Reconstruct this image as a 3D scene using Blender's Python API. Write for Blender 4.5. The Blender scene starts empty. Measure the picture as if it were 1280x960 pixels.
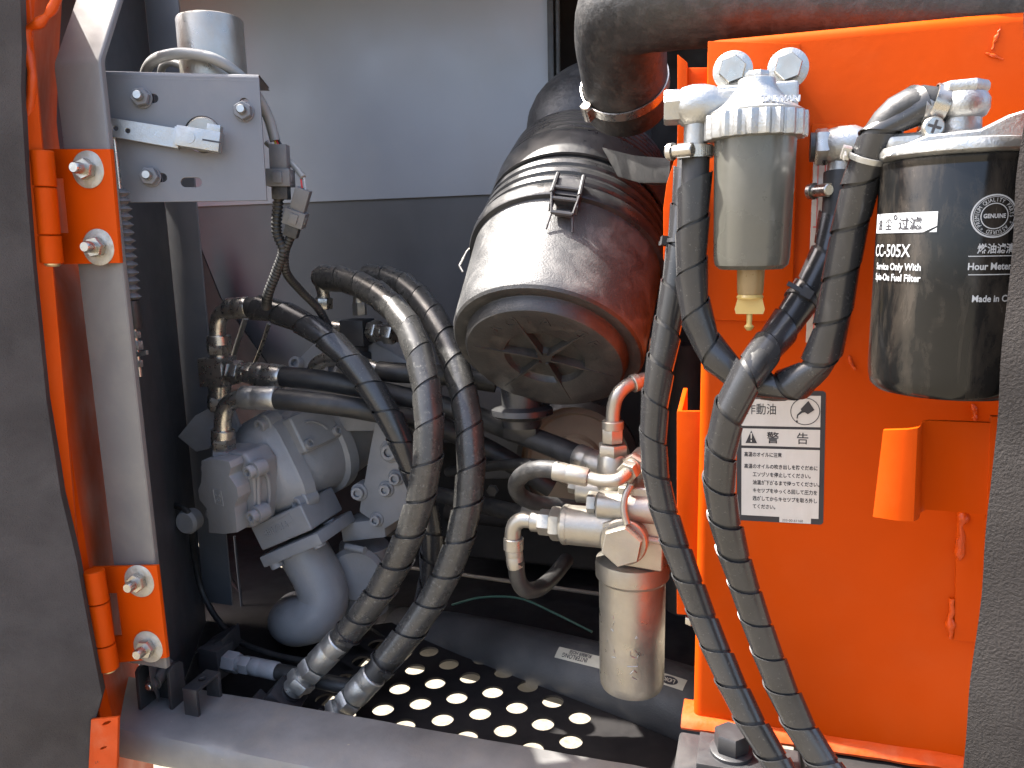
import bpy, bmesh, math, random
from mathutils import Vector, Matrix, noise
random.seed(7)
V = Vector
R = math.radians
sc = bpy.context.scene
COL = sc.collection

# ---------------------------------------------------------------- camera
FPX = 980.0                      # focal length in pixels of a 1280 px wide picture
CAMLOC = V((0.0, 0.0, 1.50))
YAW, PITCH, ROLL = R(17.5), R(10.3), R(1.3)
_f = V((-math.sin(YAW)*math.cos(PITCH), math.cos(YAW)*math.cos(PITCH), -math.sin(PITCH)))
_r0 = V((math.cos(YAW), math.sin(YAW), 0))
_u0 = _r0.cross(_f)
_r = _r0*math.cos(ROLL) - _u0*math.sin(ROLL)
_u = _u0*math.cos(ROLL) + _r0*math.sin(ROLL)
cd = bpy.data.cameras.new('camera')
cam = bpy.data.objects.new('camera', cd); COL.objects.link(cam)
cd.sensor_width = 36.0; cd.lens = 36.0*FPX/1280.0
cd.clip_start = 0.02; cd.clip_end = 3000
cam.matrix_world = Matrix(((_r.x, _u.x, -_f.x, CAMLOC.x), (_r.y, _u.y, -_f.y, CAMLOC.y), (_r.z, _u.z, -_f.z, CAMLOC.z), (0, 0, 0, 1)))
sc.camera = cam

# ---------------------------------------------------------------- light
SUN = V((-0.54, 0.03, 0.84)).normalized()      # direction towards the sun
w = bpy.data.worlds.new('World'); sc.world = w; w.use_nodes = True
nt = w.node_tree
sky = nt.nodes.new('ShaderNodeTexSky'); sky.sky_type = 'NISHITA'; sky.sun_disc = False
sky.sun_elevation = math.asin(SUN.z); sky.sun_rotation = math.atan2(SUN.x, SUN.y)
sky.air_density = 0.9; sky.dust_density = 5.0; sky.ozone_density = 0.8
nt.links.new(sky.outputs[0], nt.nodes['Background'].inputs[0])
nt.nodes['Background'].inputs[1].default_value = 0.15
sd = bpy.data.lights.new('sun', 'SUN'); sd.energy = 4.3; sd.angle = R(0.55); sd.color = (1.0, 0.955, 0.89)
so = bpy.data.objects.new('sun', sd); COL.objects.link(so)
so.rotation_euler = SUN.to_track_quat('Z', 'Y').to_euler(); so.location = (-3, 0, 6)
sc.view_settings.view_transform = 'Standard'; sc.view_settings.look = 'None'
sc.view_settings.gamma = 1.0; sc.view_settings.use_curve_mapping = False
sc.view_settings.exposure = 2.38
sc.render.engine = 'CYCLES'
sc.cycles.use_denoising = True
sc.cycles.max_bounces = 8
sc.cycles.sample_clamp_indirect = 6.0

# ---------------------------------------------------------------- pixels to positions
def ray(px, py): return _f + _r*((px-640.0)/FPX) + _u*((480.0-py)/FPX)
def PY(px, py, Y):
    d = ray(px, py); return CAMLOC + d*((Y-CAMLOC.y)/d.y)
def PZ(px, py, Z):
    d = ray(px, py); return CAMLOC + d*((Z-CAMLOC.z)/d.z)
def PX(px, py, X):
    d = ray(px, py); return CAMLOC + d*((X-CAMLOC.x)/d.x)
def PPL(px, py, o, n):
    d = ray(px, py); return CAMLOC + d*((o-CAMLOC).dot(n)/d.dot(n))
def mpp(p): return (p-CAMLOC).dot(_f)/FPX       # metres per pixel at a point
def tocam(p): return (CAMLOC-p).normalized()

# ---------------------------------------------------------------- materials
def mat(name, col, rough=0.5, metal=0.0, var=0.15, scale=25.0, bump=0.0, bscale=150.0, dust=None, dcol=(0.32, 0.28, 0.22), dscale=18.0,
        coat=0.0, rvar=0.12, spec=0.5, scratch=0.0, stretch=None, trans=0.0, chips=None, dth=(0.48, 0.72)):
    m = bpy.data.materials.new(name); m.use_nodes = True
    n = m.node_tree; L = n.links; N = n.nodes
    b = N['Principled BSDF']
    tc = N.new('ShaderNodeTexCoord'); src = tc.outputs['Object']
    if stretch:
        mp = N.new('ShaderNodeMapping'); mp.inputs['Scale'].default_value = stretch
        L.new(src, mp.inputs['Vector']); src = mp.outputs[0]
    def nz(s, det=4.0, ro=0.55, dist=0.0):
        q = N.new('ShaderNodeTexNoise'); q.inputs['Scale'].default_value = s; q.inputs['Detail'].default_value = det
        q.inputs['Roughness'].default_value = ro; q.inputs['Distortion'].default_value = dist
        L.new(src, q.inputs['Vector']); return q.outputs['Fac']
    def rng(x, a, c, lo, hi):
        q = N.new('ShaderNodeMapRange'); q.inputs['From Min'].default_value = a; q.inputs['From Max'].default_value = c
        q.inputs['To Min'].default_value = lo; q.inputs['To Max'].default_value = hi; L.new(x, q.inputs['Value']); return q.outputs[0]
    def mix(fac, a, c):
        q = N.new('ShaderNodeMix'); q.data_type = 'RGBA'
        L.new(fac, q.inputs['Factor'])
        for s, v in ((6, a), (7, c)):
            if isinstance(v, tuple): q.inputs[s].default_value = (*v, 1)
            else: L.new(v, q.inputs[s])
        return q.outputs[2]
    lo = tuple(max(0, c*(1-var)) for c in col); hi = tuple(min(1, c*(1+var)) for c in col)
    c = mix(rng(nz(scale), 0.3, 0.7, 0, 1), lo, hi)
    rr = rng(nz(scale*2.3, 5), 0.3, 0.7, max(0.02, rough-rvar), min(1, rough+rvar))
    if dust:
        df = rng(nz(dscale, 8, 0.68, 0.4), dth[0], dth[1], 0, dust)
        c = mix(df, c, dcol)
        mm = N.new('ShaderNodeMix'); mm.data_type = 'FLOAT'; L.new(df, mm.inputs[0]); L.new(rr, mm.inputs[2]); mm.inputs[3].default_value = 0.9
        rr = mm.outputs[0]
    if chips:
        cf = rng(nz(chips[1], 6, 0.7), chips[2], chips[2]+0.02, 0, 1)
        c = mix(cf, c, chips[0])
    L.new(c, b.inputs['Base Color']); L.new(rr, b.inputs['Roughness'])
    b.inputs['Metallic'].default_value = metal
    b.inputs['Specular IOR Level'].default_value = spec
    if coat: b.inputs['Coat Weight'].default_value = coat; b.inputs['Coat Roughness'].default_value = 0.12
    if trans: b.inputs['Transmission Weight'].default_value = trans
    if bump:
        bp = N.new('ShaderNodeBump'); bp.inputs['Strength'].default_value = bump; bp.inputs['Distance'].default_value = 0.002
        L.new(nz(bscale, 5, 0.6), bp.inputs['Height']); L.new(bp.outputs[0], b.inputs['Normal'])
    return m

M = {}
M['orange'] = mat('orange_paint', (0.45, 0.050, 0.0008), 0.46, var=0.07, scale=6, bump=0.12, bscale=60, dust=0.04, dcol=(0.6, 0.25, 0.1), dscale=9, spec=0.08, chips=((0.06, 0.03, 0.02), 90, 0.735))
M['orange_worn'] = mat('orange_paint_worn', (0.44, 0.052, 0.006), 0.5, var=0.12, scale=14, bump=0.4, bscale=70, spec=.15, dust=0.4, dcol=(0.45, 0.16, 0.08), dscale=22, chips=((0.07, 0.03, 0.02), 60, 0.70))
M['weld'] = mat('painted_weld', (0.45, 0.052, 0.002), 0.35, var=0.05, scale=60, bump=0.5, bscale=160, spec=.3)
M['grey'] = mat('grey_paint', (0.125, 0.125, 0.13), 0.42, var=0.08, scale=7, bump=0.06, bscale=120, dust=0.22, dscale=7, dcol=(0.25, 0.23, 0.21))
M['grey_post'] = mat('grey_post_paint', (0.125, 0.116, 0.110), 0.34, var=0.06, scale=5, bump=0.06, bscale=120, dust=0.25, dscale=6)
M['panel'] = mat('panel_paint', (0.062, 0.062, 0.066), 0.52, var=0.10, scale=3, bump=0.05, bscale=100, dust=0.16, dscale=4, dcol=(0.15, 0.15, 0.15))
M['panel_up'] = mat('panel_paint_skylit', (0.235, 0.25, 0.28), 0.42, var=0.08, scale=3, bump=0.05, bscale=90, dust=0.30, dscale=5, dcol=(0.24, 0.24, 0.24), chips=((0.3, 0.3, 0.3), 30, 0.78))  # upper sheet: sky reflection and glare put into a lighter, bluer colour
M['pump'] = mat('pump_grey_paint', (0.215, 0.215, 0.22), 0.40, var=0.10, scale=18, bump=0.25, bscale=220, dust=0.30, dscale=14, dcol=(0.22, 0.20, 0.18))
M['darksteel'] = mat('dark_painted_steel', (0.022, 0.022, 0.024), 0.5, var=0.25, scale=20, bump=0.15, bscale=150, dust=0.28, dcol=(0.12, 0.105, 0.09), dscale=14)
M['sill'] = mat('sill_paint', (0.14, 0.137, 0.133), 0.5, var=0.2, scale=12, bump=0.3, bscale=80, dust=0.55, dcol=(0.22, 0.19, 0.155), dscale=10, chips=((0.30, 0.25, 0.18), 75, 0.69))
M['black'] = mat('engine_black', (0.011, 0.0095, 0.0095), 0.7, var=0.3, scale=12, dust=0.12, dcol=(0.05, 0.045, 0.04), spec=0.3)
M['zinc'] = mat('zinc_plated_steel', (0.42, 0.40, 0.36), 0.30, metal=0.95, var=0.10, scale=60, bump=0.03, bscale=300, dust=0.16, dcol=(0.28, 0.25, 0.2), dscale=110)
M['washer'] = mat('dull_zinc_washer', (0.36, 0.34, 0.30), 0.5, metal=0.7, var=0.2, scale=70, bump=0.3, bscale=250, dust=0.6, dcol=(0.30, 0.23, 0.13), dscale=60)
M['alu'] = mat('cast_aluminium', (0.36, 0.36, 0.345), 0.38, metal=0.85, var=0.1, scale=45, bump=0.3, bscale=420, dust=0.25, dcol=(0.4, 0.37, 0.32), dscale=40)
M['silver'] = mat('silver_paint', (0.31, 0.29, 0.25), 0.36, metal=0.75, var=0.09, scale=28, bump=0.18, bscale=350, dust=0.35, dcol=(0.30, 0.26, 0.2), dscale=22)
M['plastic'] = mat('black_plastic', (0.050, 0.050, 0.050), 0.42, var=0.15, scale=16, bump=0.35, bscale=450, dust=0.65, dcol=(0.19, 0.185, 0.175), dscale=26, rvar=0.08, dth=(0.46, 0.78))
M['plastic_smooth'] = mat('black_plastic_smooth', (0.020, 0.020, 0.021), 0.33, var=0.2, scale=16, bump=0.1, bscale=200, dust=0.35, dcol=(0.10, 0.095, 0.085), dscale=14)
M['rubber'] = mat('black_rubber', (0.014, 0.014, 0.014), 0.5, var=0.25, scale=25, bump=0.15, bscale=250, dust=0.3, dcol=(0.10, 0.09, 0.08), dscale=18)
M['rubber_big'] = mat('suction_hose_rubber', (0.045, 0.044, 0.043), 0.55, var=0.2, scale=12, bump=0.25, bscale=300, dust=0.35, dcol=(0.11, 0.10, 0.085), dscale=12)
M['rubber_dusty'] = mat('dusty_black_rubber', (0.017, 0.017, 0.017), 0.5, var=0.3, scale=40, bump=0.5, bscale=130, dust=0.30, dcol=(0.11, 0.10, 0.09), dscale=70)
M['wrap'] = mat('spiral_wrap_plastic', (0.023, 0.023, 0.024), 0.24, var=0.2, scale=30, bump=0.04, bscale=150, dust=0.35, dcol=(0.18, 0.175, 0.15), dscale=260, rvar=0.05, dth=(0.60, 0.76))
M['wrap_dusty'] = mat('dusty_spiral_wrap', (0.036, 0.035, 0.033), 0.29, var=0.25, scale=30, bump=0.06, bscale=150, dust=0.55, dcol=(0.26, 0.25, 0.22), dscale=230, rvar=0.06, dth=(0.56, 0.74))
M['foam'] = mat('charcoal_foam', (0.056, 0.049, 0.046), 0.95, var=0.25, scale=9, bump=0.9, bscale=520, spec=0.15, dust=0.25, dcol=(0.13, 0.12, 0.11), dscale=7)
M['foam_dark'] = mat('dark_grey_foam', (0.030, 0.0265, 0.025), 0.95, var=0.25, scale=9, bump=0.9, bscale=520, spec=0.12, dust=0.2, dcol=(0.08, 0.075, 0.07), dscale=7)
M['cap'] = mat('end_cap_plastic', (0.022, 0.021, 0.020), 0.45, var=0.2, scale=16, bump=0.3, bscale=300, dust=0.4, dcol=(0.10, 0.09, 0.075), dscale=30, dth=(0.5, 0.76))
M['bowl'] = mat('smoked_bowl_plastic', (0.070, 0.069, 0.058), 0.30, var=0.06, scale=8, coat=0.35, bump=0.05, bscale=90, dust=0.15, dcol=(0.2, 0.19, 0.16))
M['yellow'] = mat('yellowed_plastic', (0.42, 0.29, 0.09), 0.4, var=0.08, scale=30)
M['amber'] = mat('amber_plastic', (0.22, 0.15, 0.07), 0.35, var=0.1, scale=30)
M['canister'] = mat('black_enamel', (0.006, 0.006, 0.006), 0.17, var=0.2, scale=12, spec=0.32, rvar=0.05, bump=0.02, bscale=20, dust=0.16, dcol=(0.2, 0.16, 0.12), dscale=26, stretch=(1.6, 1.6, 0.45))
M['print'] = mat('white_print', (0.34, 0.35, 0.36), 0.45, var=0.04)
M['label'] = mat('label_white', (0.52, 0.49, 0.45), 0.5, var=0.05, scale=40, dust=0.35, dcol=(0.42, 0.38, 0.33), dscale=60, stretch=(1, 1, 0.3))
M['ink'] = mat('label_ink', (0.018, 0.017, 0.022), 0.5, var=0.1)
M['grommet'] = mat('grey_connector_plastic', (0.105, 0.105, 0.105), 0.45, var=0.1, scale=40, dust=0.3, dcol=(0.25, 0.22, 0.19))
M['cable'] = mat('grey_cable_sheath', (0.19, 0.19, 0.18), 0.4, var=0.08, scale=30)
M['wire_red'] = mat('red_wire', (0.5, 0.03, 0.03), 0.4)
M['wire_yellow'] = mat('yellow_wire', (0.55, 0.38, 0.04), 0.4)
M['wire_green'] = mat('green_wire', (0.05, 0.12, 0.08), 0.4)
M['tan'] = mat('tan_hose', (0.19, 0.155, 0.115), 0.5, var=0.12, scale=20)
M['sticker'] = mat('cream_sticker', (0.42, 0.39, 0.30), 0.6, var=0.08, scale=50, dust=0.3)
M['ground'] = mat('dry_gravel_ground', (0.16, 0.142, 0.108), 0.95, var=0.30, scale=40, bump=1.0, bscale=60, dust=0.8, dcol=(0.10, 0.085, 0.06), dscale=40, spec=0.1)
M['gauge'] = mat('gauge_glass', (0.42, 0.37, 0.33), 0.2, var=0.05, coat=0.4)
M['rust'] = mat('scale_red', (0.55, 0.05, 0.04), 0.5)
M['brass'] = mat('brass', (0.55, 0.45, 0.25), 0.35, metal=0.8, var=0.1)

# ---------------------------------------------------------------- mesh building
WLOC = {}
def perp(a):
    a = a.normalized(); t = V((0, 0, 1)) if abs(a.z) < 0.9 else V((1, 0, 0))
    u = t.cross(a).normalized(); return u, a.cross(u).normalized()
def frame(o, pu, pv):
    """origin, unit u towards pu, unit v in the plane towards pv, normal, lengths"""
    u = (pu-o); lu = u.length; u.normalize(); v = pv-o; v = v-u*v.dot(u); lv = v.length; v.normalize()
    return o, u, v, u.cross(v), lu, lv
def spline(pts, step=0.006):
    pts = [V(p) for p in pts]; out = []
    q = [pts[0]*2-pts[1]]+pts+[pts[-1]*2-pts[-2]]
    for i in range(1, len(q)-2):
        p0, p1, p2, p3 = q[i-1:i+3]; n = max(2, int((p2-p1).length/step))
        # centripetal parametrisation keeps tight bends from looping
        def tj(ti, a, b): return ti+max(1e-6, (b-a).length)**0.5
        t0 = 0; t1 = tj(t0, p0, p1); t2 = tj(t1, p1, p2); t3 = tj(t2, p2, p3)
        for k in range(n):
            t = t1+(t2-t1)*k/n
            A1 = p0*((t1-t)/(t1-t0))+p1*((t-t0)/(t1-t0)); A2 = p1*((t2-t)/(t2-t1))+p2*((t-t1)/(t2-t1)); A3 = p2*((t3-t)/(t3-t2))+p3*((t-t2)/(t3-t2))
            B1 = A1*((t2-t)/(t2-t0))+A2*((t-t0)/(t2-t0)); B2 = A2*((t3-t)/(t3-t1))+A3*((t-t1)/(t3-t1))
            out.append(B1*((t2-t)/(t2-t1))+B2*((t-t1)/(t2-t1)))
    out.append(pts[-1]); return out
class Path:
    """a polyline by arc length with a twist-free frame"""
    def __init__(s, pts):
        s.p = pts; s.s = [0]
        for a, b in zip(pts, pts[1:]): s.s.append(s.s[-1]+(b-a).length)
        s.L = s.s[-1]; n = len(pts); s.t = []
        for i in range(n): s.t.append((pts[min(i+1, n-1)]-pts[max(i-1, 0)]).normalized())
        u, v = perp(s.t[0]); s.u = [u]
        for i in range(1, n):
            u = s.u[-1]-s.t[i]*s.u[-1].dot(s.t[i]); s.u.append(u.normalized())
        s.v = [t.cross(u) for t, u in zip(s.t, s.u)]; s.i = 0
    def at(s, d):
        d = max(0, min(s.L, d))
        while s.i > 0 and s.s[s.i] > d: s.i -= 1
        while s.i < len(s.p)-2 and s.s[s.i+1] < d: s.i += 1
        i = s.i; f = (d-s.s[i])/max(1e-9, s.s[i+1]-s.s[i])
        return s.p[i].lerp(s.p[i+1], f), s.t[i].lerp(s.t[i+1], f).normalized(), s.u[i].lerp(s.u[i+1], f).normalized(), s.v[i].lerp(s.v[i+1], f).normalized()

class MB:
    def __init__(s): s.v = []; s.f = []
    def add(s, vs, fs):
        o = len(s.v); s.v += [V(v) for v in vs]; s.f += [tuple(i+o for i in f) for f in fs]; return s
    def box(s, c, u, v, w):
        """centre and three half-axis vectors"""
        c = V(c); vs = [c+u*a+v*b+w*d for d in (-1, 1) for b in (-1, 1) for a in (-1, 1)]
        fs = [(0, 2, 3, 1), (4, 5, 7, 6), (0, 1, 5, 4), (2, 6, 7, 3), (0, 4, 6, 2), (1, 3, 7, 5)]
        if u.cross(v).dot(w) < 0: fs = [tuple(reversed(f)) for f in fs]
        return s.add(vs, fs)
    def abox(s, a, b):
        a, b = V(a), V(b); h = (b-a)/2
        return s.box((a+b)/2, V((h.x, 0, 0)), V((0, h.y, 0)), V((0, 0, h.z)))
    def slab(s, p, q, r, d):
        """parallelogram p,q,..,r with thickness vector d (quad p q q+r-p r)"""
        u = (q-p)/2; v = (r-p)/2; return s.box(p+u+v+d/2, u, v, d/2)
    def quadslab(s, pts, d):
        n = len(pts); vs = list(pts)+[p+d for p in pts]
        fs = [tuple(range(n)), tuple(reversed(range(n, 2*n)))]+[((i+1) % n, i, i+n, (i+1) % n+n) for i in range(n)]
        nn = (pts[1]-pts[0]).cross(pts[2]-pts[1])
        if nn.dot(d) > 0: fs = [tuple(reversed(f)) for f in fs]
        return s.add(vs, fs)
    def prism(s, prof, o, u, v, d):
        return s.quadslab([o+u*a+v*b for a, b in prof], d)
    def lathe(s, o, ax, prof, seg=40, cap0=True, cap1=True, u=None, rot=0.0, arc=None):
        ax = ax.normalized()
        if u is None: u, w_ = perp(ax)
        else: u = (u-ax*u.dot(ax)).normalized(); w_ = ax.cross(u)
        vs = []; fs = []; n = len(prof)
        for r, h in prof:
            for k in range(seg):
                a = rot+2*math.pi*k/seg; vs.append(o+ax*h+(u*math.cos(a)+w_*math.sin(a))*r)
        for i in range(n-1):
            for k in range(seg):
                k2 = (k+1) % seg; fs.append((i*seg+k, i*seg+k2, (i+1)*seg+k2, (i+1)*seg+k))
        if cap0: fs.append(tuple(reversed(range(seg))))
        if cap1: fs.append(tuple(range((n-1)*seg, n*seg)))
        if prof[-1][1] < prof[0][1]: fs = [tuple(reversed(f)) for f in fs]
        return s.add(vs, fs)
    def cyl(s, a, b, r, r2=None, seg=24, c=0.0):
        d = b-a; L = d.length; r2 = r if r2 is None else r2
        pr = [(r, 0), (r2, L)] if not c else [(r-c, 0), (r, c), (r2, L-c), (r2-c, L)]
        return s.lathe(a, d, pr, seg)
    def hexa(s, a, b, r, rot=0.0, u=None):
        d = b-a; L = d.length; c = min(0.12*r, 0.3*L)
        return s.lathe(a, d, [(r*0.93, 0), (r, c), (r, L-c), (r*0.93, L)], 6, rot=rot, u=u)
    def tube(s, pts, r, seg=18, caps=True):
        P = pts if isinstance(pts, Path) else Path(pts); n = len(P.p); vs = []; fs = []
        for i in range(n):
            rr = r(P.s[i]/P.L) if callable(r) else r
            for k in range(seg):
                a = 2*math.pi*k/seg; vs.append(P.p[i]+(P.u[i]*math.cos(a)+P.v[i]*math.sin(a))*rr)
        for i in range(n-1):
            for k in range(seg):
                k2 = (k+1) % seg; fs.append((i*seg+k, i*seg+k2, (i+1)*seg+k2, (i+1)*seg+k))
        if caps: fs += [tuple(reversed(range(seg))), tuple(range((n-1)*seg, n*seg))]
        return s.add(vs, fs)
    def corrug(s, pts, r, pitch, depth, seg=14):
        P = Path(pts); n = int(P.L/(pitch/4)); q = []
        vs = []; fs = []
        for i in range(n+1):
            p, t, u, v = P.at(P.L*i/n); rr = r if (i % 4) in (0, 1) else r-depth
            for k in range(seg):
                a = 2*math.pi*k/seg; vs.append(p+(u*math.cos(a)+v*math.sin(a))*rr)
        for i in range(n):
            for k in range(seg):
                k2 = (k+1) % seg; fs.append((i*seg+k, i*seg+k2, (i+1)*seg+k2, (i+1)*seg+k))
        return s.add(vs, fs)
    def spiral(s, P, s0, s1, r, th, pitch, gap=0.06, seg=22, hand=1, tilt=0.8, ph=0.0):
        """a stiff plastic strip wound round the path: one straight step a turn, one lip proud of the next turn"""
        n = int((s1-s0)/pitch*seg); vs = []; fs = []; rnd = random.Random(int(s0*1e4)+int(s1*1e5))
        turns = int(n/seg)+3; g = [gap*rnd.uniform(0.4, 1.9) for _ in range(turns)]; tl = [tilt*rnd.uniform(0.5, 1.5) for _ in range(turns)]
        for k in range(n+1):
            x = k/seg; i = int(x); fr = x-i
            gg = g[i]*(1-fr)+g[i+1]*fr; tt = tl[i]*(1-fr)+tl[i+1]*fr
            ca = s0+pitch*x; a = hand*2*math.pi*x+ph
            e0 = ca-pitch/2*(1-gg); e1 = ca+pitch/2*(1-gg)
            row = []
            for e, ro in ((e0, r+th*(1+tt)), (e1, r+th)):
                p, t, u, v = P.at(max(s0-pitch*.2, min(s1+pitch*.2, e))); dr = u*math.cos(a)+v*math.sin(a)
                row += [p+dr*ro, p+dr*(ro-th*0.95)]
            vs += row
        for k in range(n):
            a = 4*k; b = 4*(k+1)
            fs += [(a, b, b+2, a+2), (a+1, a+3, b+3, b+1), (a, a+1, b+1, b), (a+2, b+2, b+3, a+3)]
        fs += [(0, 2, 3, 1), (4*n, 4*n+1, 4*n+3, 4*n+2)]
        if hand < 0: fs = [tuple(reversed(f)) for f in fs]
        return s.add(vs, fs)
    def mesh(s, name, m, off, bev=0.0, seg=2, ang=35, recalc=False, tri=False):
        me = bpy.data.meshes.new(name)
        me.from_pydata([v-off for v in s.v], [], s.f)
        if bev or recalc or tri:
            b = bmesh.new(); b.from_mesh(me)
            if recalc: bmesh.ops.recalc_face_normals(b, faces=b.faces)
            if bev:
                es = [e for e in b.edges if len(e.link_faces) == 2 and e.calc_face_angle(0) > R(28)]
                bmesh.ops.bevel(b, geom=es, offset=bev, segments=seg, profile=0.6, affect='EDGES', clamp_overlap=True)
            b.to_mesh(me); b.free()
        me.validate(); me.update()
        me.polygons.foreach_set('use_smooth', [True]*len(me.polygons))
        me.set_sharp_from_angle(angle=R(ang))
        me.materials.append(m if not isinstance(m, str) else M[m])
        return me
    def build(s, name, m, parent=None, **k):
        if parent is not None: off = WLOC[parent.name]
        else:
            xs = [v.x for v in s.v]; ys = [v.y for v in s.v]; zs = [v.z for v in s.v]
            off = V(((min(xs)+max(xs))/2, (min(ys)+max(ys))/2, min(zs)))
        o = bpy.data.objects.new(name, s.mesh(name, m, off, **k)); COL.objects.link(o)
        if parent is None: o.location = off
        else: o.parent = parent
        WLOC[o.name] = off
        return o
def tag(o, label, cat, group=None, kind=None):
    if label: o['label'] = label
    if cat: o['category'] = cat
    if group: o['group'] = group
    if kind: o['kind'] = kind
    return o
def thing(name, label, cat, loc, group=None):
    o = bpy.data.objects.new(name, None); COL.objects.link(o); o.location = loc; o.empty_display_size = 0.05
    WLOC[o.name] = V(loc); return tag(o, label, cat, group)

# plates with holes and flat print come from filled 2-D curves turned into meshes
def curve_mesh(loops, extrude=0.0, bevel=0.0):
    cu = bpy.data.curves.new('c', 'CURVE'); cu.dimensions = '2D'; cu.fill_mode = 'BOTH'; cu.extrude = extrude; cu.bevel_depth = bevel; cu.bevel_resolution = 1
    for lp in loops:
        sp = cu.splines.new('POLY'); sp.points.add(len(lp)-1)
        for p, q in zip(sp.points, lp): p.co = (q[0], q[1], 0, 1)
        sp.use_cyclic_u = True
    ob = bpy.data.objects.new('c', cu); COL.objects.link(ob)
    me = bpy.data.meshes.new_from_object(ob.evaluated_get(bpy.context.evaluated_depsgraph_get()))
    vs = [v.co.copy() for v in me.vertices]; fs = [tuple(p.vertices) for p in me.polygons]
    bpy.data.objects.remove(ob); bpy.data.curves.remove(cu); bpy.data.meshes.remove(me)
    return vs, fs
def text_mesh(txt, size=1.0, extrude=0.0, align='LEFT', xs=1.0, bold=0.0):
    cu = bpy.data.curves.new('t', 'FONT'); cu.body = txt; cu.size = size; cu.extrude = extrude; cu.align_x = align; cu.resolution_u = 3; cu.offset = bold
    ob = bpy.data.objects.new('t', cu); COL.objects.link(ob)
    me = bpy.data.meshes.new_from_object(ob.evaluated_get(bpy.context.evaluated_depsgraph_get()))
    vs = [V((v.co.x*xs, v.co.y, v.co.z)) for v in me.vertices]; fs = [tuple(p.vertices) for p in me.polygons]
    bpy.data.objects.remove(ob); bpy.data.curves.remove(cu); bpy.data.meshes.remove(me)
    return vs, fs
def plate(mb, loops, o, u, v, th, bevel=0.0):
    """front face in the plane o,u,v; thickness th goes behind (against u x v)"""
    n = u.cross(v); vs, fs = curve_mesh(loops, th/2-bevel, bevel)
    return mb.add([o+u*q.x+v*q.y+n*(q.z-th/2) for q in vs], fs)
def text(mb, txt, o, u, v, size, **k):
    n = u.cross(v); vs, fs = text_mesh(txt, size, **k)
    return mb.add([o+u*q.x+v*q.y+n*q.z for q in vs], fs)
def rect(x0, y0, x1, y1, r=0.0, n=5):
    if not r: return [(x0, y0), (x1, y0), (x1, y1), (x0, y1)]
    out = []
    for cx, cy, a0 in ((x1-r, y0+r, -90), (x1-r, y1-r, 0), (x0+r, y1-r, 90), (x0+r, y0+r, 180)):
        for k in range(n+1): a = R(a0+90*k/n); out.append((cx+r*math.cos(a), cy+r*math.sin(a)))
    return out
def circ(x, y, r, n=24, ry=None): return [(x+r*math.cos(2*math.pi*k/n), y+(ry or r)*math.sin(2*math.pi*k/n)) for k in range(n)]
def bolt_head(parent, p, n, r, h, m='zinc', washer=0.0, wm='washer', rot=0.0, stud=0.0, name='bolt', sr=0.5):
    """hex head on a washer, a stud end if given; each its own part"""
    n = n.normalized(); z = 0.0
    b = MB()
    if washer:
        wt = max(0.0018, washer*0.09)
        b2 = MB().lathe(p, n, [(washer*0.97, 0), (washer, wt*.3), (washer, wt*.75), (washer*0.96, wt)], 36)
        z = wt
    b.hexa(p+n*z, p+n*(z+h), r, rot)
    o = b.build(name, m, parent)
    if stud: MB().lathe(p+n*(z+h), n, [(r*sr, -0.001), (r*sr, stud*.8), (r*sr*.8, stud)], 16).build('stud', 'zinc', o if parent.parent is None else parent)
    if washer: b2.build('washer', wm, o if o.parent is None or o.parent.parent is None else parent)
    return o
def socket_bolt(parent, p, n, r, h, m='pump'):
    n = n.normalized()
    b = MB().lathe(p, n, [(r, 0), (r, h*.88), (r*.92, h), (r*.56, h), (r*.56, h*.35)], 20, cap1=False)
    b.lathe(p+n*(h*.35), n, [(r*.56, 0), (0.0004, 0.0002)], 6)
    return b.build('socket_bolt', m, parent)
# ================================================================ setting
UZ = V((0, 0, 1)); UX = V((1, 0, 0)); UY = V((0, 1, 0))
ZF, ZS = 0.78, 0.835
HOODY = 1.12           # perforated floor, sill top; then the hood edge that sets the shade line
g = MB(); G = 400
g.add([V((-G, -G, 0)), V((G, -G, 0)), V((G, G, 0)), V((-G, G, 0))], [(0, 1, 2, 3)])
tag(g.build('ground', 'ground'), None, None, kind='structure')

# perforated floor plate: hexagonal cells round each hole
def floor_plate():
    b = MB(); a1 = V((0.0505, 0.0303, 0)); a2 = V((0.0505, -0.0303, 0)); o = V((-0.442, 1.008, ZF)); rh = 0.0172; th = 0.004
    n = 24; cell = []
    A = 0.0505; B = 0.0303
    # cell border: a rectangle of the staggered grid cut into the lattice's rhombus
    rh_c = [V((A, 0, 0)), V((0, B, 0)), V((-A, 0, 0)), V((0, -B, 0))]
    def border(t):
        t = (t % 1)*4; i = int(t) % 4; return rh_c[i].lerp(rh_c[(i+1) % 4], t-int(t))
    for i in range(-9, 12):
        for j in range(-9, 12):
            c = o+a1*i+a2*j
            if not (-0.66 < c.x < 0.0 and 0.925 < c.y < 1.46): continue
            far_ = c.y > 1.19 and not (c.x > -0.33 and c.y > 1.30 and c.y < 1.34)
            hole = c.y < 1.40
            vs = []
            for k in range(n):
                a = 2*math.pi*k/n
                vs.append(c+border(k/n))
            for z in (0, -th):
                for k in range(n):
                    a = 2*math.pi*k/n; vs.append(c+V((rh*math.cos(a), rh*math.sin(a), z)))
            fs = []
            for k in range(n):
                k2 = (k+1) % n
                fs += [(k, k2, n+k2, n+k), (n+k, n+k2, 2*n+k2, 2*n+k)]
            if far_ or c.x > -0.215: b.add([c+v_ for v_ in rh_c], [(0, 1, 2, 3)])
            else: b.add(vs, fs)
    return b
fp = thing('floor_plate', 'black perforated steel floor plate with rows of round holes', 'floor plate', (-0.33, 1.2, ZF))
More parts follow.
